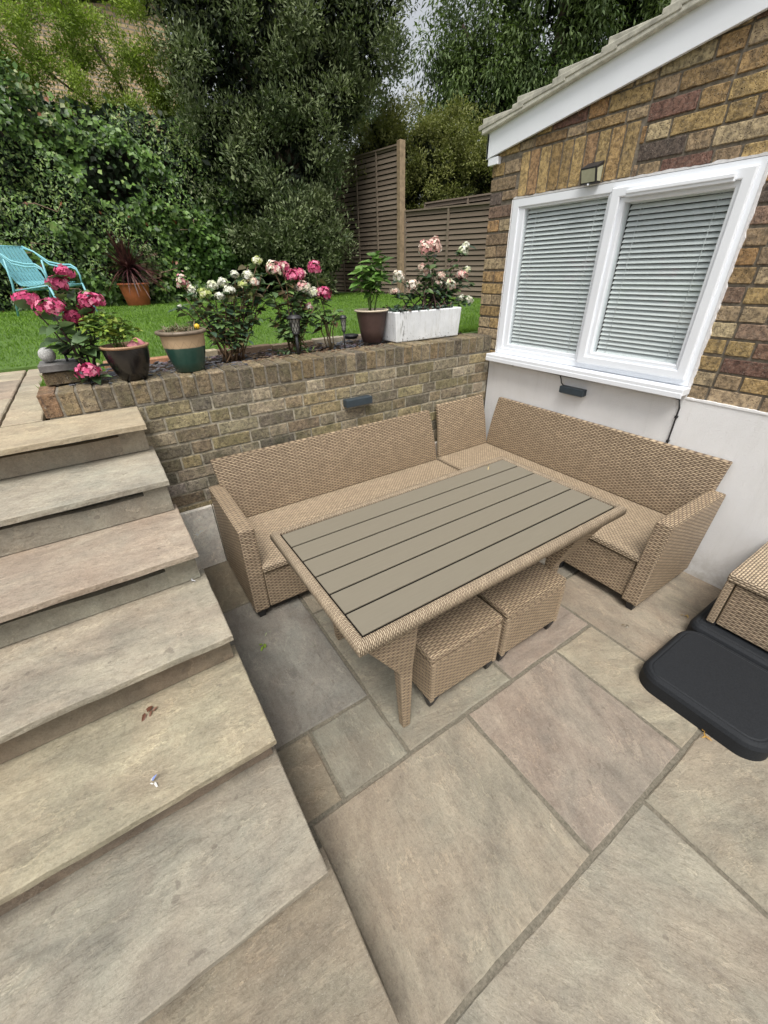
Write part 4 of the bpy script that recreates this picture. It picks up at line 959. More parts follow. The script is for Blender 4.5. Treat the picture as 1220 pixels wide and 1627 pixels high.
# plant in the brown pot
LG = [(.12, .24, .045), (.09, .19, .035), (.17, .30, .07), (.07, .14, .03)]
shrub('leafy_plant', 'fresh green plant with drooping pointed leaves in the dark brown pot', (-.905, .315, 1.36), [], LG, 170, .085,
    extra_tips=[(-.99, .28, 1.60), (-.95, .3, 1.64), (-.90, .3, 1.66), (-.86, .32, 1.70), (-.82, .3, 1.66), (-.80, .3, 1.60), (-.93, .25, 1.56), (-.87, .25, 1.58), (-1.0, .3, 1.55)], stemcol=(.1, .17, .04), lowest=.35, stem_r=.0028)
CRM = [(.82, .72, .60), (.84, .60, .52), (.86, .80, .70)]; PPK = [(.82, .48, .44), (.86, .64, .56), (.8, .38, .38)]
shrub('hydrangea', 'pale pink and cream hydrangea standing in the white trough', (-.44, .25, 1.345),
    [((-.462, .28, 1.735), .050, PPK+CRM, (1, .9, .9)), ((-.385, .28, 1.748), .048, PPK+CRM, (.95, .9, 1.05)), ((-.095, .29, 1.722), .034, WH, (1, .9, 1)), ((-.075, .29, 1.755), .018, WH), ((-.695, .28, 1.568), .038, WH+CRM, (1.2, .9, .8)), ((-.585, .27, 1.508), .044, CRM, (1, .9, .95)), ((-.728, .28, 1.482), .028, CRM, (1.2, .8, .7)), ((-.492, .27, 1.618), .026, CRM), ((-.46, .26, 1.588), .022, CRM), ((-.312, .28, 1.565), .026, CRM), ((-.345, .27, 1.517), .020, CRM), ((-.242, .26, 1.506), .042, PPK+WH, (1.15, .9, .9)), ((-.108, .28, 1.562), .040, PPK+CRM, (1.1, .9, .9)), ((-.055, .28, 1.60), .022, WH), ((-.11, .27, 1.412), .024, WH), ((-.035, .27, 1.395), .034, WH, (1.2, .9, .8))],
    [(.05, .10, .045), (.07, .135, .055), (.05, .08, .055), (.10, .16, .05)], 560, .06, extra_tips=[(-.5, .3, 1.55), (-.4, .3, 1.6), (-.3, .3, 1.5), (-.2, .3, 1.45), (-.6, .3, 1.45), (-.1, .3, 1.5), (-.35, .25, 1.45), (-.45, .25, 1.48), (-.0, .3, 1.5), (-.25, .3, 1.42)], base_spread=.16, stemcol=(.1, .06, .05))
tc_ = thing('trailing_ivy', 'dark low trailing greenery covering the soil of the white trough', 'plant'); specs = []
for k in range(330): specs.append(((random.uniform(-.81, -.30), random.uniform(.135, .33), 1.358+random.random()*.022), (jit(1), jit(1), random.uniform(-.3, .5)), random.uniform(.02, .035), .022))
leaf_cluster(tc_, specs, [(.035, .07, .045), (.06, .10, .07), (.09, .13, .10), (.03, .05, .035), (.16, .12, .09)]); set_base(tc_, (-.55, .23, 1.355))
# low green growth on the bed
for (x, y, n_, lb) in ((-1.52, .30, 60, 'low dark green groundcover sprawling beside the lantern'), (-.15, .42, 40, 'small weed sprouting between the trough and the house corner')):
    tt = thing('weed', lb, 'plant'); specs = [((x+jit(.12), y+jit(.08), 1.15+random.random()*.03), (jit(1), jit(1), random.uniform(0, .9)), random.uniform(.02, .05), .014) for k in range(n_)]
    leaf_cluster(tt, specs, GLF); set_base(tt, (x, y, 1.15))
# bricks and ornaments at the left end
m = MB(); brick(m, -2.825, -2.69, 1.168, 1.222, lambda a, b, o: (a, .165-o, b), (.17, .13, .08), .01); brick(m, -2.825, -2.69, .165, .30, lambda a, b, o: (a, b, 1.215+o), (.2, .16, .1), .01); brick(m, .165, .3, 1.168, 1.222, lambda a, b, o: (-2.825-o, a, b), (.17, .13, .08), .01)
tag(m.build('old_brick', M_OLDBRICK), 'mossy half brick at the left end of the wall under the grey slab', 'brick')
m = MB(); slab(m, -2.838, -2.68, .145, .3, 1.262, .032, (.20, .20, .21), .003); tag(m.build('stone_slab', M_STONE_B), 'small grey stone slab lying on the mossy half brick', 'stone')
m = MB(); m.ball((-2.79, .21, 1.297), .034, None, 24, 16); tag(m.build('granite_ball', plain('granite', (.36, .36, .35), .8, .3, .45, 160, .002)), 'round speckled grey stone ball on the small grey slab', 'stone ball')
m = MB(); m.tube([(-2.73, .2, 1.30), (-2.69, .2, 1.325)], .018, 12); m.tube([(-2.72, .2, 1.24), (-2.72, .2, 1.30)], .006, 6); tag(m.build('garden_spotlight', M_BLACK), 'little black spotlight beside the round stone ball', 'spotlight')

# lanterns ---------------------------------------------------------
def lantern(x, y, z0, h, rr, label):
    t = thing('stake_lantern', label, 'garden lantern'); m = MB(); m.tube([(x, y, z0-.02), (x, y, z0+h*.56)], rr*.26, 10); m.build('stake', M_BLACK, t)
    zl, zh = z0+h*.55, z0+h*.90
    m = MB(); m.lathe([(rr*.3, zl-.012), (rr*.55, zl-.008), (rr*.62, zl), (rr*.5, zl+.003)], (x, y, 0), 20); m.lathe([(rr*.9, zh), (rr*1.25, zh+.001), (rr*1.28, zh+h*.035), (rr*1.0, zh+h*.05), (rr*.95, zh+h*.085), (rr*.4, zh+h*.1), (.001, zh+h*.1)], (x, y, 0), 24); m.build('cap', M_BLACK, t)
    m = MB()
    for k in range(9):
        for sgn in (1, -1):
            pts = []
            for q in range(7):
                f = q/6; a = k*6.283/9+sgn*f*1.15; r_ = rr*(.56+.38*f); pts.append((x+math.cos(a)*r_, y+math.sin(a)*r_, zl+(zh-zl)*f))
            m.tube(pts, rr*.045, 4)
    m.build('cage', M_BLACK, t); m = MB(); m.lathe([(rr*.5, zl), (rr*.82, zh)], (x, y, 0), 20); m.build('glass', plain('frosted', (.30, .30, .27), .3), t); return set_base(t, (x, y, z0))
lantern(-1.535, .19, 1.165, .225, .037, 'black stake lantern with a criss cross cage by the pink and white hydrangea')
lantern(-1.190, .21, 1.160, .205, .020, 'slim black stake light with a small tulip shaped head near the low round light')
m = MB(); m.lathe([(.001, 0), (.046, 0), (.046, .012), (.056, .014), (.056, .024), (.045, .028), (.001, .028)], (-1.012, .44, 1.185), 28); tag(m.build('disc_light', M_BLACK), 'low round black ground light left of the brown pot', 'ground light')

# ================================================================ CHAIR, TERRACOTTA POT, CORDYLINE
M_TEAL = plain('teal_metal', (.20, .47, .53), .4, .5, .06)
ch = thing('lounge_chair', 'light teal metal lounge chair with a slatted back standing on the lawn', 'chair')
Fd = Vector((.74, -.67, 0)).normalized(); Sd = Vector((-Fd.y, Fd.x, 0)); C0 = Vector((-2.92, 5.75, 1.135))
def cp(f, s, z): return C0 + Fd*f + Sd*s + Vector((0, 0, z))
# back + seat shell of slats
m = MB(); prof = [(-.42, .84), (-.36, .70), (-.29, .54), (-.24, .43), (-.18, .385), (-.05, .375), (.12, .39), (.24, .41)]
for k in range(9):
    s0 = -.25+.5*k/9+.008; s1 = -.25+.5*(k+1)/9-.008
    for (a, b) in zip(prof[:-1], prof[1:]):
        m.hexa([cp(a[0], s0, a[1]), cp(a[0], s1, a[1]), cp(b[0], s1, b[1]), cp(b[0], s0, b[1]), cp(a[0]+.012, s0, a[1]+.012), cp(a[0]+.012, s1, a[1]+.012), cp(b[0]+.004, s1, b[1]+.014), cp(b[0]+.004, s0, b[1]+.014)])
m.build('slatted_seat', M_TEAL, ch)
for s_ in (-1, 1):
    S_ = s_*.29; m = MB()
    for off in (0, .034):    # paired tubes
        m.tube([cp(-.42, S_*.86, .85+off*.4), cp(-.30, S_, .80), cp(-.12, S_, .64+off), cp(.08, S_, .60+off), cp(.22, S_, .60+off*.9), cp(.29, S_+s_*0, .57+off*.5), cp(.315, S_, .50), cp(.30, S_, .38)], .0115, 8)
    m.build('armrest', M_TEAL, ch)
    m = MB(); m.tube([cp(.30, S_, .40), cp(.34, S_, .20), cp(.40, S_, 0)], .014, 8); m.build('leg', M_TEAL, ch)
    m = MB(); m.tube([cp(-.22, S_, .70), cp(-.25, S_, .40), cp(-.38, S_, 0)], .014, 8); m.build('leg', M_TEAL, ch)
m = MB(); m.tube([cp(.30, -.29, .385), cp(.30, .29, .385)], .012, 8); m.tube([cp(.30, -.29, .385), cp(-.24, -.29, .33)], .012, 8); m.tube([cp(.30, .29, .385), cp(-.24, .29, .33)], .012, 8); m.tube([cp(-.24, -.29, .33), cp(-.24, .29, .33)], .012, 8); m.build('seat_frame', M_TEAL, ch); m = MB(); m.tube([cp(-.42, -.25, .855), cp(-.42, .25, .855)], .0125, 8); m.build('top_rail', M_TEAL, ch)
set_base(ch, C0)
L4 = (-1.73, 6.95, 1.135)
p4 = pot('plant_pot', 'terracotta pot holding the dark red spiky plant at the foot of the ivy', L4, [(.17, 0), (.18, .01), (.215, .2), (.235, .32), (.24, .335)], plain('terracotta', (.33, .095, .035), .6, .4, .2, 12), soil=(.21, .31), extra=[('rim', [(.24, .33), (.255, .335), (.255, .36), (.235, .365), (.215, .35), (.21, .30)], plain('terracotta_rim', (.35, .10, .04), .6))]); set_base(p4, L4)
co_ = thing('spiky_plant', 'dark burgundy spiky plant with arching strap leaves in the terracotta pot', 'plant')
m = MB(); m.tube([(-1.73, 6.95, 1.45), (-1.735, 6.95, 1.72)], [.03, .025], 8, (.06, .035, .03)); m.build('trunk', M_STEM, co_)
V = []; F = []; Cc = []; o = 0
for k in range(210):
    a = random.random()*6.28; el = random.uniform(-.35, 1.45); L = random.uniform(.38, .72)*(1.05 if el > .9 else .9); p = np.array([-1.735+math.cos(a)*.02, 6.95+math.sin(a)*.02, 1.66+random.random()*.1]); d = np.array([math.cos(a)*math.cos(el), math.sin(a)*math.cos(el), math.sin(el)]); s = np.array([-math.sin(a), math.cos(a), 0])
    W_ = random.uniform(.011, .019); n_ = 6; dr = random.uniform(.2, .8)*(1.2 if el < .5 else .5)
    pts = [p + d*L*t - np.array([0, 0, dr*L*t*t*.7]) for t in np.linspace(0, 1, n_)]
    for i, q in enumerate(pts):
        w2 = W_*(1-.95*(i/(n_-1))**2); V += [q-s*w2, q+s*w2+np.array([0, 0, .004])]
    for i in range(n_-1): F.append([o+2*i, o+2*i+1, o+2*i+3, o+2*i+2]); Cc.append(np.array(random.choice([(.055, .018, .02), (.09, .03, .03), (.035, .012, .015), (.13, .06, .05)])))
    o += 2*n_
arr_mesh('leaves', np.array(V), np.array(F), M_TL, co_, np.array(Cc)); set_base(co_, (-1.73, 6.95, 1.45))

# ================================================================ FENCES
nf = NT('fence_board'); cfn = nf.coords('Object', (1, 1, 14)); ff = nf.noise(cfn, 3, 6, .65, .5); fr_ = nf.new('ShaderNodeNewGeometry').outputs['Random Per Island']
M_FENCE = nf.done(nf.mix(nf.math('ADD', nf.math('MULTIPLY', ff, .65), nf.math('MULTIPLY', fr_, .35)), (.105, .078, .058), (.28, .225, .175)), .85, nf.bump(ff, .4, .004), .25)
M_POST = plain('fence_post', (.27, .20, .13), .85, .2, .3, 14, .004)
def fence_panel(name, label, a, b, z0, za, zb, pitch, cat='fence', battens=3, back=False):
    """a -> b ground line, top height za at a, zb at b"""
    t = thing(name, label, cat); a = Vector((*a, 0)); b = Vector((*b, 0)); d = (b-a); L = d.length; d.normalize(); n_ = Vector((-d.y, d.x, 0))
    if n_.dot(Vector((-2.57, -2.37, 0))-a) < 0: n_ = -n_
    m = MB(); z = z0; k = 0
    while True:
        fa = z0+(z-z0); 
        if z > max(za, zb): break
        sl_ = (zb-za)*((z-z0)/(max(za, zb)-z0))
        zA_, zB_ = z, z+sl_
        if z < min(za, zb)-.004 or za > zb and z < za-.01:
            o1, o2 = n_*(.026+jit(.002)), n_*.004; hh = min(pitch*.76, max(.01, min(za, zb)-z) if za <= zb else pitch*.76)
            p = [a+o1, b+o1, b-o2, a-o2]; q = [a+n_*.012, b+n_*.012, b-o2, a-o2]
            m.hexa([(*p[0].xy, zA_), (*p[1].xy, zB_), (*p[2].xy, zB_), (*p[3].xy, zA_), (*q[0].xy, zA_+hh), (*q[1].xy, zB_+hh), (*q[2].xy, zB_+hh), (*q[3].xy, zA_+hh)])
        z += pitch; k += 1
    m.build('boards', M_FENCE, t)
    m = MB(); m.hexa([(*(a-n_*.012).xy, z0), (*(b-n_*.012).xy, z0), (*(b-n_*.02).xy, z0), (*(a-n_*.02).xy, z0), (*(a-n_*.012).xy, za), (*(b-n_*.012).xy, zb), (*(b-n_*.02).xy, zb), (*(a-n_*.02).xy, za)]); m.build('board_gap_shade', M_DARK, t)  # added near-black sheet so the gaps between boards show as dark shade
    for k in range(battens+1):
        f = k/battens; c = a.lerp(b, f); zt = za+(zb-za)*f; m = MB(); h_ = d*.02
        o0, o1 = n_*.0245, n_*.045
        m.hexa([(*(c-h_+o0).xy, z0), (*(c+h_+o0).xy, z0), (*(c+h_+o1).xy, z0), (*(c-h_+o1).xy, z0), (*(c-h_+o0).xy, zt), (*(c+h_+o0).xy, zt), (*(c+h_+o1).xy, zt), (*(c-h_+o1).xy, zt)][::1]); m.build('batten', M_FENCE, t)
    m = MB(); m.hexa([(*(a-n_*.02).xy, za), (*(b-n_*.02).xy, zb), (*(b+n_*.05).xy, zb), (*(a+n_*.05).xy, za), (*(a-n_*.02).xy, za+.025), (*(b-n_*.02).xy, zb+.025), (*(b+n_*.05).xy, zb+.025), (*(a+n_*.05).xy, za+.025)]); m.build('top_rail', M_FENCE, t)
    return set_base(t, ((a+b)/2).to_tuple()[:2]+(z0,))
fence_panel('garden_fence', 'weathered horizontal lap fence panel between the tall post and the house corner', (3.19, 5.50), (3.40, 3.20), 1.10, 2.565, 2.48, .082, battens=2)
fence_panel('garden_fence', 'taller fence panel left of the wooden post, partly under the dark tree', (3.12, 8.75), (3.13, 5.62), 1.10, 3.72, 3.56, .086, battens=4)
fence_panel('garden_fence', 'neighbouring fence showing above the nearer lap panel', (3.75, 5.6), (4.4, 2.6), 1.10, 2.72, 2.72, .082, battens=3)
m = MB(); m.box(3.045, 3.165, 5.515, 5.625, 1.0, 3.62); m.box(3.165, 3.185, 5.515, 5.60, 1.0, 2.62); tag(m.build('fence_post', M_POST, bevel=.006), 'tall pale timber fence post rising above both panels', 'fence post')

# ================================================================ FALLEN BITS
def litter(name, label, c, s, cols, n_=5, shape=.5, cat='fallen leaf', flat=1):
    s *= .72
    specs = [((c[0]+jit(s*.35), c[1]+jit(s*.35), c[2]+.004+random.random()*.004), (jit(1), jit(1), jit(.25)*flat), s*random.uniform(.5, 1), s*shape*random.uniform(.5, 1)) for k in range(n_)]
    o = leaf_cluster(None, specs, cols, name, fold=.2, curl=.25); tag(o, label, cat); return o
litter('fallen_leaf', 'curled brown leaf lying on the yellowish tread', (-2.78, -1.335, .456), .045, [(.12, .05, .03), (.16, .08, .05)], 4)
litter('fallen_petal', 'tiny blue and white petal on the yellowish tread', (-2.80, -1.555, .456), .03, [(.18, .24, .5), (.62, .62, .6), (.5, .4, .2)], 4, .35, 'petal')
litter('fallen_petal', 'pale lilac petal at the back corner of a step close to the brick wall', (-2.548, -.965, .605), .045, [(.5, .5, .68), (.66, .66, .68)], 4, .3, 'petal')
litter('fallen_leaf', 'small bright green leaf on the grey flagstone by the sofa', (-2.33, -.843, .002), .05, [(.22, .33, .04)], 5)
litter('fallen_leaf', 'thin pale sprig on the grey flagstone near the sofa foot', (-2.28, -.79, .002), .05, [(.3, .33, .2)], 3, .15)
litter('fallen_leaf', 'faint dried sprig on the grey flagstone nearer the table', (-2.12, -1.0, .002), .045, [(.22, .24, .18)], 4, .15)
litter('fallen_leaf', 'golden dry leaf against the edge of the black base', (-1.03, -2.285, .002), .055, [(.55, .33, .08), (.45, .26, .08)], 5, .3)
litter('fallen_leaf', 'yellow brown leaf on the patio between the wall and the black base', (-.40, -1.925, .002), .04, [(.4, .28, .1)], 3)
litter('fallen_leaf', 'curled straw coloured leaf on the far end of the table top', (-.99, -.985, .672), .06, [(.5, .4, .22)], 3, .25)
litter('fallen_leaf', 'thin straw coloured leaf on the sofa seat beyond the table corner', (-.42, -.60, .336), .07, [(.55, .44, .28)], 3, .2)
litter('fallen_leaf', 'pale dry leaf on the seat under the rendered wall', (-.30, -.80, .336), .07, [(.55, .45, .3)], 3, .2)
litter('fallen_leaf', 'dark crumbs of leaf on the patio beside the black base', (-.73, -1.80, .002), .04, [(.2, .16, .1), (.4, .4, .35)], 4, .4)

# ================================================================ BACKGROUND GREENERY
def crown(n, blobs, L, aspect, mat, par, name='foliage', shell=.55, up_=.25, droop=.0, hollow=None, gap=None, seed=1, shape='oval', fold=.22, clus=1):
    """leaves through a set of ellipsoid blobs (cx, cy, cz, rx, ry, rz, weight)"""
    B = np.array(blobs, float); wts = B[:, 6]/B[:, 6].sum(); idx = rng.choice(len(B), size=n, p=wts); d = rnd_dirs(n)
    r = rng.random(n)**shell; P_ = B[idx, :3] + d*B[idx, 3:6]*r[:, None]*(1+.18*vnoise(d*3+idx[:, None], 1.3, seed)[:, None])
    if gap is not None:
        keep = vnoise(P_, gap[0], seed+5) > gap[1]; P_, d = P_[keep], d[keep]
    if clus > 1:   # twigs: several leaves around each point
        P_ = np.repeat(P_, clus, 0) + rng.normal(0, L*.75, (len(P_)*clus, 3)); d = np.repeat(d, clus, 0)
    k = len(P_); D = d*.8+rnd_dirs(k)*.75+np.array([0, 0, up_-droop]); N = d*.5+rnd_dirs(k)*.5+np.array([0, 0, .8]); l = L*rng.uniform(.6, 1.25, k)
    V, F = leaves(P_, D, N, l, l*aspect, fold, shape); return arr_mesh(name, V, F, mat, par)
def limbs(par, segs, name='trunk', col=(.10, .075, .055)):
    m = MB()
    for a, b, r0, r1 in segs: pts = bez(a, b, .1, 8, .03); m.tube(pts, list(np.linspace(r0, r1, len(pts))), 8, col)
    return m.build(name, M_STEM, par)
def clumped(blobs, per, rc, flat_=.75, seed=5):
    r_ = np.random.default_rng(seed); out = []
    for b in blobs:
        k = int(per*b[6]); d = r_.normal(size=(k, 3)); d /= np.linalg.norm(d, axis=1, keepdims=True); q = r_.uniform(.62, 1.05, k)
        for i in range(k):
            r0 = rc*r_.uniform(.6, 1.35); out.append((b[0]+d[i, 0]*b[3]*q[i], b[1]+d[i, 1]*b[4]*q[i], b[2]+d[i, 2]*b[5]*q[i], r0, r0, r0*flat_, r0*r0))
    return out
# --- ivy covered boundary
HY = 7.25
iv = thing('ivy_hedge', 'deep wall of ivy and climbers along the back of the lawn behind the teal chair', 'hedge')
n = 46000; X = rng.uniform(-8.2, 2.6, n); Z = 1.1+rng.random(n)**.92*3.3
top = 4.05 + .22*np.sin(X*1.7+1)+.15*np.sin(X*4.1) - .10*(X+2); keep = Z < top+rng.normal(0, .10, n); X, Z = X[keep], Z[keep]
Pq = np.c_[X, np.zeros_like(X), Z]; b1 = vnoise(Pq, 1.15, 21); b2 = vnoise(Pq, 3.6, 22); b3 = vnoise(Pq, 6.5, 24); Y = HY - .34*b1 - .24*b2 - .10*b3 + rng.normal(0, .05, len(X)) + .10*np.maximum(0, Z-3)**1.5
hole = (b1 < -.52) | (((X+1.55)/.42)**2+((Z-3.02)/.36)**2 < 1+.5*b2); hole &= rng.random(len(X)) < .93
X, Y, Z, b1 = X[~hole], Y[~hole], Z[~hole], b1[~hole]; k = len(X)
var = vnoise(np.c_[X, Y*0, Z], 1.9, 31)
nz = np.c_[rng.normal(0, .35, k), -np.ones(k)*.8, rng.normal(.45, .3, k)]; Dn = np.c_[rng.normal(0, .6, k), -.35+rng.normal(0, .3, k), rng.normal(-.5, .5, k)]
Ls = rng.uniform(.055, .11, k)*np.where(var > .2, .75, 1); V, F = leaves(np.c_[X, Y, Z], Dn, nz, Ls, Ls*np.where(var > .2, .42, .75), .15, 'oval')
pal = np.array([(.06, .125, .026), (.095, .18, .036), (.125, .22, .045), (.045, .09, .025), (.19, .27, .075)]); ci = np.clip(((var+1)*2.4+rng.normal(0, .9, k)).astype(int), 0, 4)
colr = pal[ci]; pale = (vnoise(np.c_[X, Y*0, Z], 2.6, 44) > .55) & (rng.random(k) < .45); colr[pale] = (.30, .34, .17); red = rng.random(k) < .0035; colr[red] = (.30, .11, .05)
arr_mesh('foliage', V, F, M_TL, iv, np.tile(colr, (2, 1)))
# inner leaves behind the surface layer, their shade put into a darker colour
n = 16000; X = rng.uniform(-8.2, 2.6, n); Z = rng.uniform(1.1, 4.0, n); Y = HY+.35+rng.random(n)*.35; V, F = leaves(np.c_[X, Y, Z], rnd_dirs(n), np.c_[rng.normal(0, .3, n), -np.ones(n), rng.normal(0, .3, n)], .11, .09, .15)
arr_mesh('inner_foliage', V, F, leaf_mat('inner_ivy_shade', (.012, .022, .01), (.025, .045, .018), .6, .1), iv)
m = MB(); m.box(-8.3, 2.7, HY+.78, HY+.95, 1.0, 3.85); m.build('ivy_dark_backing', plain('ivy_depth_shade', (.03, .024, .018), .9, .1, .3), iv)  # added dark sheet, shows as deep shade through holes in the ivy
for k in range(14):
    x = random.uniform(-5, 1.5); z = random.uniform(2.4, 3.9) if k % 2 else random.uniform(1.2, 2.4); p = [Vector((x+i*random.uniform(.05, .14)*(1 if k % 3 else -1), HY-.28+jit(.08)+.03*i, z+i*random.uniform(-.03, .07))) for i in range(6)]
    m = MB(); m.tube(p, .007, 5, (.2, .13, .09)); m.build('bare_stem', M_STEM, iv)
# variegated ivy spray
m_sp = []
for k in range(13):
    a = random.uniform(-.45, .3); m_sp.append(((.30+jit(.30), HY-.75+jit(.08), 3.25+jit(.26)), (jit(.4), -.35, -1), random.uniform(.06, .10), .06))
leaf_cluster(iv, m_sp, [(.25, .31, .13), (.14, .2, .08), (.33, .37, .19)], 'variegated_leaves', curl=.05)
set_base(iv, (-2.8, HY, 1.1))

# --- big evergreen
et = thing('evergreen_tree', 'large dark evergreen tree with small grey green leaves filling the middle of the background', 'tree')
M_EV = leaf_mat('evergreen_leaf', (.035, .06, .024), (.225, .265, .125), .42, .12, 1.5)
bl = [(1.25, 6.9, 3.0, 1.15, .95, 1.5, 3.6), (1.75, 6.7, 2.4, .72, .7, .9, 2.0), (.9, 7.0, 4.5, 1.25, 1.1, 1.1, 3.2), (1.95, 6.7, 4.3, 1.05, 1.0, 1.0, 3.3), (1.6, 6.8, 5.6, 1.7, 1.2, 1.1, 4), (2.9, 6.5, 5.4, 1.05, .9, 1.1, 2.4), (.35, 7.0, 5.6, 1.0, 1.0, 1.2, 2.2), (2.75, 6.9, 4.6, .6, .7, .5, 1.0), (1.4, 6.6, 1.9, .8, .7, .7, 1.6), (.35, 7.0, 3.2, .6, .6, 1.1, 1.0)]
crown(26000, clumped(bl, 17, .27), .078, .36, M_EV, et, shell=.4, up_=.45, gap=None, seed=3, clus=4)
crown(22000, [(b[0], b[1]+.2, b[2], b[3]*.82, b[4]*.72, b[5]*.82, b[6]) for b in bl], .14, .5, leaf_mat('evergreen_inner_shade', (.010, .016, .009), (.022, .034, .018), .6, .05), et, name='inner_foliage', shell=.5, seed=4)  # inner leaves use a darkened leaf colour, crown shade painted in
limbs(et, [((1.5, 6.9, 1.0), (1.45, 6.9, 3.2), .17, .12), ((1.45, 6.9, 3.0), (.6, 7.0, 5.2), .09, .03), ((1.45, 6.9, 3.1), (2.4, 6.7, 5.3), .09, .03), ((1.45, 6.9, 3.2), (1.6, 6.8, 6.2), .09, .03), ((1.5, 6.9, 1.8), (2.3, 6.6, 3.0), .05, .02)])
set_base(et, (1.5, 6.9, 1.0))
# --- light feathery tree in front of the far house
lt = thing('feathery_tree', 'yellow green feathery tree rising over the ivy in front of the far brick house', 'tree')
M_LT = leaf_mat('feathery_leaf', (.11, .17, .035), (.36, .45, .09), .5, .35, 1.2)
crown(16500, clumped([(-1.0, 8.4, 5.2, .9, .6, 1.0, 2.0), (-.2, 8.4, 5.1, .8, .6, 1.1, 2.6), (-2.0, 8.5, 5.1, .9, .6, .8, 1.2), (.55, 8.3, 4.4, .7, .6, 1.0, 2.2), (-1.3, 8.3, 4.35, 1.3, .5, .45, 1.6), (.3, 8.2, 3.8, .6, .5, .6, 1), (-3.0, 8.6, 4.7, 1.0, .6, .5, .8)], 14, .20), .062, .34, M_LT, lt, shell=.5, up_=.1, gap=None, seed=8, clus=4)
limbs(lt, [((-.3, 8.5, 1.1), (-.4, 8.5, 3.9), .07, .05), ((-.4, 8.5, 3.6), (-1.5, 8.5, 5.5), .04, .012), ((-.4, 8.5, 3.7), (.4, 8.4, 5.6), .04, .012), ((-.4, 8.5, 3.4), (-2.6, 8.6, 5.0), .03, .01)]); set_base(lt, (-.3, 8.5, 1.1))
# --- shrub with fine olive leaves behind the fence
ol = thing('olive_shrub', 'tall rounded shrub with fine olive green leaves behind the fence post', 'shrub')
M_OL = leaf_mat('olive_leaf', (.08, .10, .028), (.27, .28, .085), .5, .25, 1.8)
crown(20000, clumped([(4.0, 7.3, 3.4, .9, .8, 1.05, 3), (4.9, 6.4, 3.3, .95, .9, .95, 3.2), (5.7, 5.6, 3.2, .8, .8, .8, 2.2), (4.3, 7.1, 4.2, .8, .7, .5, 1.5), (5.2, 6.2, 3.95, .7, .7, .5, 1.5), (6.1, 5.3, 2.8, .7, .7, .7, 1), (3.6, 7.9, 3.8, .6, .6, .7, 1)], 22, .20), .06, .38, M_OL, ol, shell=.36, up_=.2, gap=None, seed=13, clus=4)
crown(12000, [(4.1, 7.6, 3.3, .8, .6, 1.1, 2), (5.0, 6.7, 3.3, .9, .7, .9, 2), (5.9, 5.9, 3.0, .8, .6, .8, 2)], .13, .6, leaf_mat('olive_inner_shade', (.015, .02, .008), (.03, .04, .015), .6, .1), ol, name='inner_foliage', shell=.5, seed=14)  # shade inside the shrub is put into this darker leaf colour
limbs(ol, [((4.8, 6.7, 1.0), (4.4, 7.0, 3.6), .08, .03), ((4.8, 6.7, 1.2), (5.5, 5.9, 3.4), .06, .02)]); set_base(ol, (4.8, 6.7, 1.0))
# --- big trees behind the roof
bt = thing('tall_tree', 'tall dark green tree with hanging foliage behind the roof of the brick building', 'tree')
M_BT = leaf_mat('tall_leaf', (.035, .065, .024), (.16, .22, .075), .5, .25, .9)
bl = [(8.9, 10.0, 7.4, 1.2, 1.2, 1.8, 2.6), (10.2, 8.8, 7.2, 2.0, 1.6, 2.0, 4.5), (9.2, 9.4, 5.9, 1.7, 1.4, .9, 2.6), (12.2, 7.4, 7.6, 2.0, 1.6, 2.0, 4), (7.6, 10.2, 5.9, .7, .7, .9, .9), (14, 6.5, 8.2, 2.0, 1.6, 2.0, 3), (11.6, 8.2, 9.6, 3.0, 2, 1.5, 3), (11.0, 8.4, 5.9, 1.4, 1.2, .8, 1.3)]
crown(19000, clumped(bl, 12, .48, 1.2), .145, .33, M_BT, bt, shell=.45, up_=-.2, droop=.6, gap=None, seed=17, clus=4)
crown(15000, [(b[0]+.3, b[1]+.3, b[2], b[3]*.85, b[4]*.8, b[5]*.85, b[6]) for b in bl[1:4]+bl[5:]], .26, .5, leaf_mat('tall_inner_shade', (.012, .022, .009), (.03, .05, .018), .6, .1), bt, name='inner_foliage', shell=.5, gap=(1.1, -.12), seed=17)  # darker copy of the leaf colour stands for shade within the crown
limbs(bt, [((11.0, 8.9, .9), (11.0, 8.8, 9.5), .26, .16), ((11.0, 8.9, 4.0), (8.5, 10.2, 7.4), .12, .04), ((11.0, 8.9, 4.5), (12.8, 7.6, 8.0), .12, .04), ((8.4, 10.2, 3.2), (7.9, 10.2, 6.8), .05, .02), ((9.0, 9.8, 3.0), (9.4, 9.4, 6.6), .05, .02)], col=(.16, .11, .085)); set_base(bt, (11, 8.9, .9))
b2_ = thing('distant_tree', 'greyer loose tree in the gap between the evergreen and the tall tree', 'tree')
crown(4200, clumped([(6.6, 12.5, 6.4, 1.2, 1.0, 1.6, 3), (7.4, 11.8, 4.8, 1.3, 1.0, 1.0, 2), (5.6, 13.0, 5.4, 1.1, 1.0, 1.6, 2), (8.8, 10.9, 4.4, 1.2, 1, .8, 1.2), (10.5, 9.5, 4.0, 1.5, 1, .9, 1.5)], 14, .4), .13, .42, leaf_mat('distant_leaf', (.035, .06, .035), (.12, .16, .09), .5, .3, 1), b2_, shell=.5, gap=None, seed=23, clus=4)
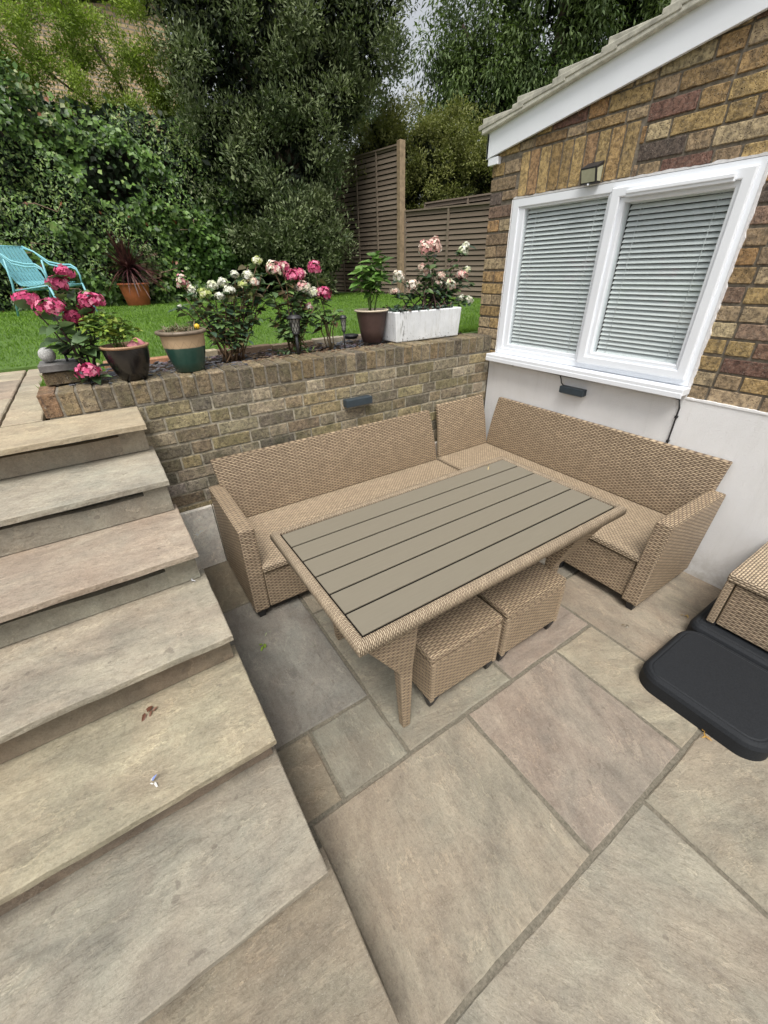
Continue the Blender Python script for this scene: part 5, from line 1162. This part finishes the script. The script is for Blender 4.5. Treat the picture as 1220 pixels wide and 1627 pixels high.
limbs(b2_, [((7.0, 12.3, .9), (6.7, 12.4, 6.5), .12, .04), ((7.0, 12.3, 2.6), (8.6, 11.2, 4.8), .06, .02), ((7.0, 12.3, 3.0), (5.6, 13.0, 5.8), .06, .02)]); set_base(b2_, (7, 12.3, .9))
# far line of trees closing the view
n = 9000; a = rng.uniform(-1.2, 1.5, n); rr_ = rng.uniform(23, 27, n); X = -2.6+np.sin(a)*rr_; Yf = -2.4+np.cos(a)*rr_; Z = rng.random(n)**.8*(5.0+1.2*np.sin(a*7)+.8*np.sin(a*17)); V, F = leaves(np.c_[X, Yf, Z], rnd_dirs(n), rnd_dirs(n)+np.array([0, 0, .6]), .55, .38, .2)
tag(arr_mesh('far_trees', V, F, leaf_mat('far_leaf', (.03, .055, .02), (.08, .12, .045), .6, .2, .3)), 'distant band of trees beyond the garden', 'trees', kind='stuff')
# --- far brick house behind the feathery tree
fh = thing('far_house', 'pale yellow brick house glimpsed through the leaves at the upper left', 'building')
fb = NT('far_brick'); br = fb.new('ShaderNodeTexBrick'); fb.link(fb.coords('Object', None, (R(90), 0, 0)), br.inputs['Vector']); br.inputs['Scale'].default_value = 1; br.inputs['Brick Width'].default_value = .225; br.inputs['Row Height'].default_value = .075; br.inputs['Mortar Size'].default_value = .014
br.inputs['Color1'].default_value = (.62, .46, .27, 1); br.inputs['Color2'].default_value = (.48, .33, .19, 1); br.inputs['Mortar'].default_value = (.3, .26, .2, 1); M_FB = fb.done(br.outputs[0], .9)
m = MB(); m.hexa([(-2.6, 12.0, .9), (.95, 11.9, .9), (.95, 16, .9), (-2.6, 16, .9), (-2.6, 12.0, 6.3), (.95, 11.9, 6.9), (.95, 16, 6.9), (-2.6, 16, 6.3)]); m.build('wall', M_FB, fh)
m = MB(); m.hexa([(-2.9, 11.8, 6.32), (1.1, 11.7, 7.0), (1.1, 16.2, 7.0), (-2.9, 16.2, 6.32), (-2.9, 11.8, 6.42), (1.1, 11.7, 7.1), (1.1, 16.2, 7.1), (-2.9, 16.2, 6.42)]); m.build('roof', M_TILE, fh)
set_base(fh, (-.8, 12, .9))
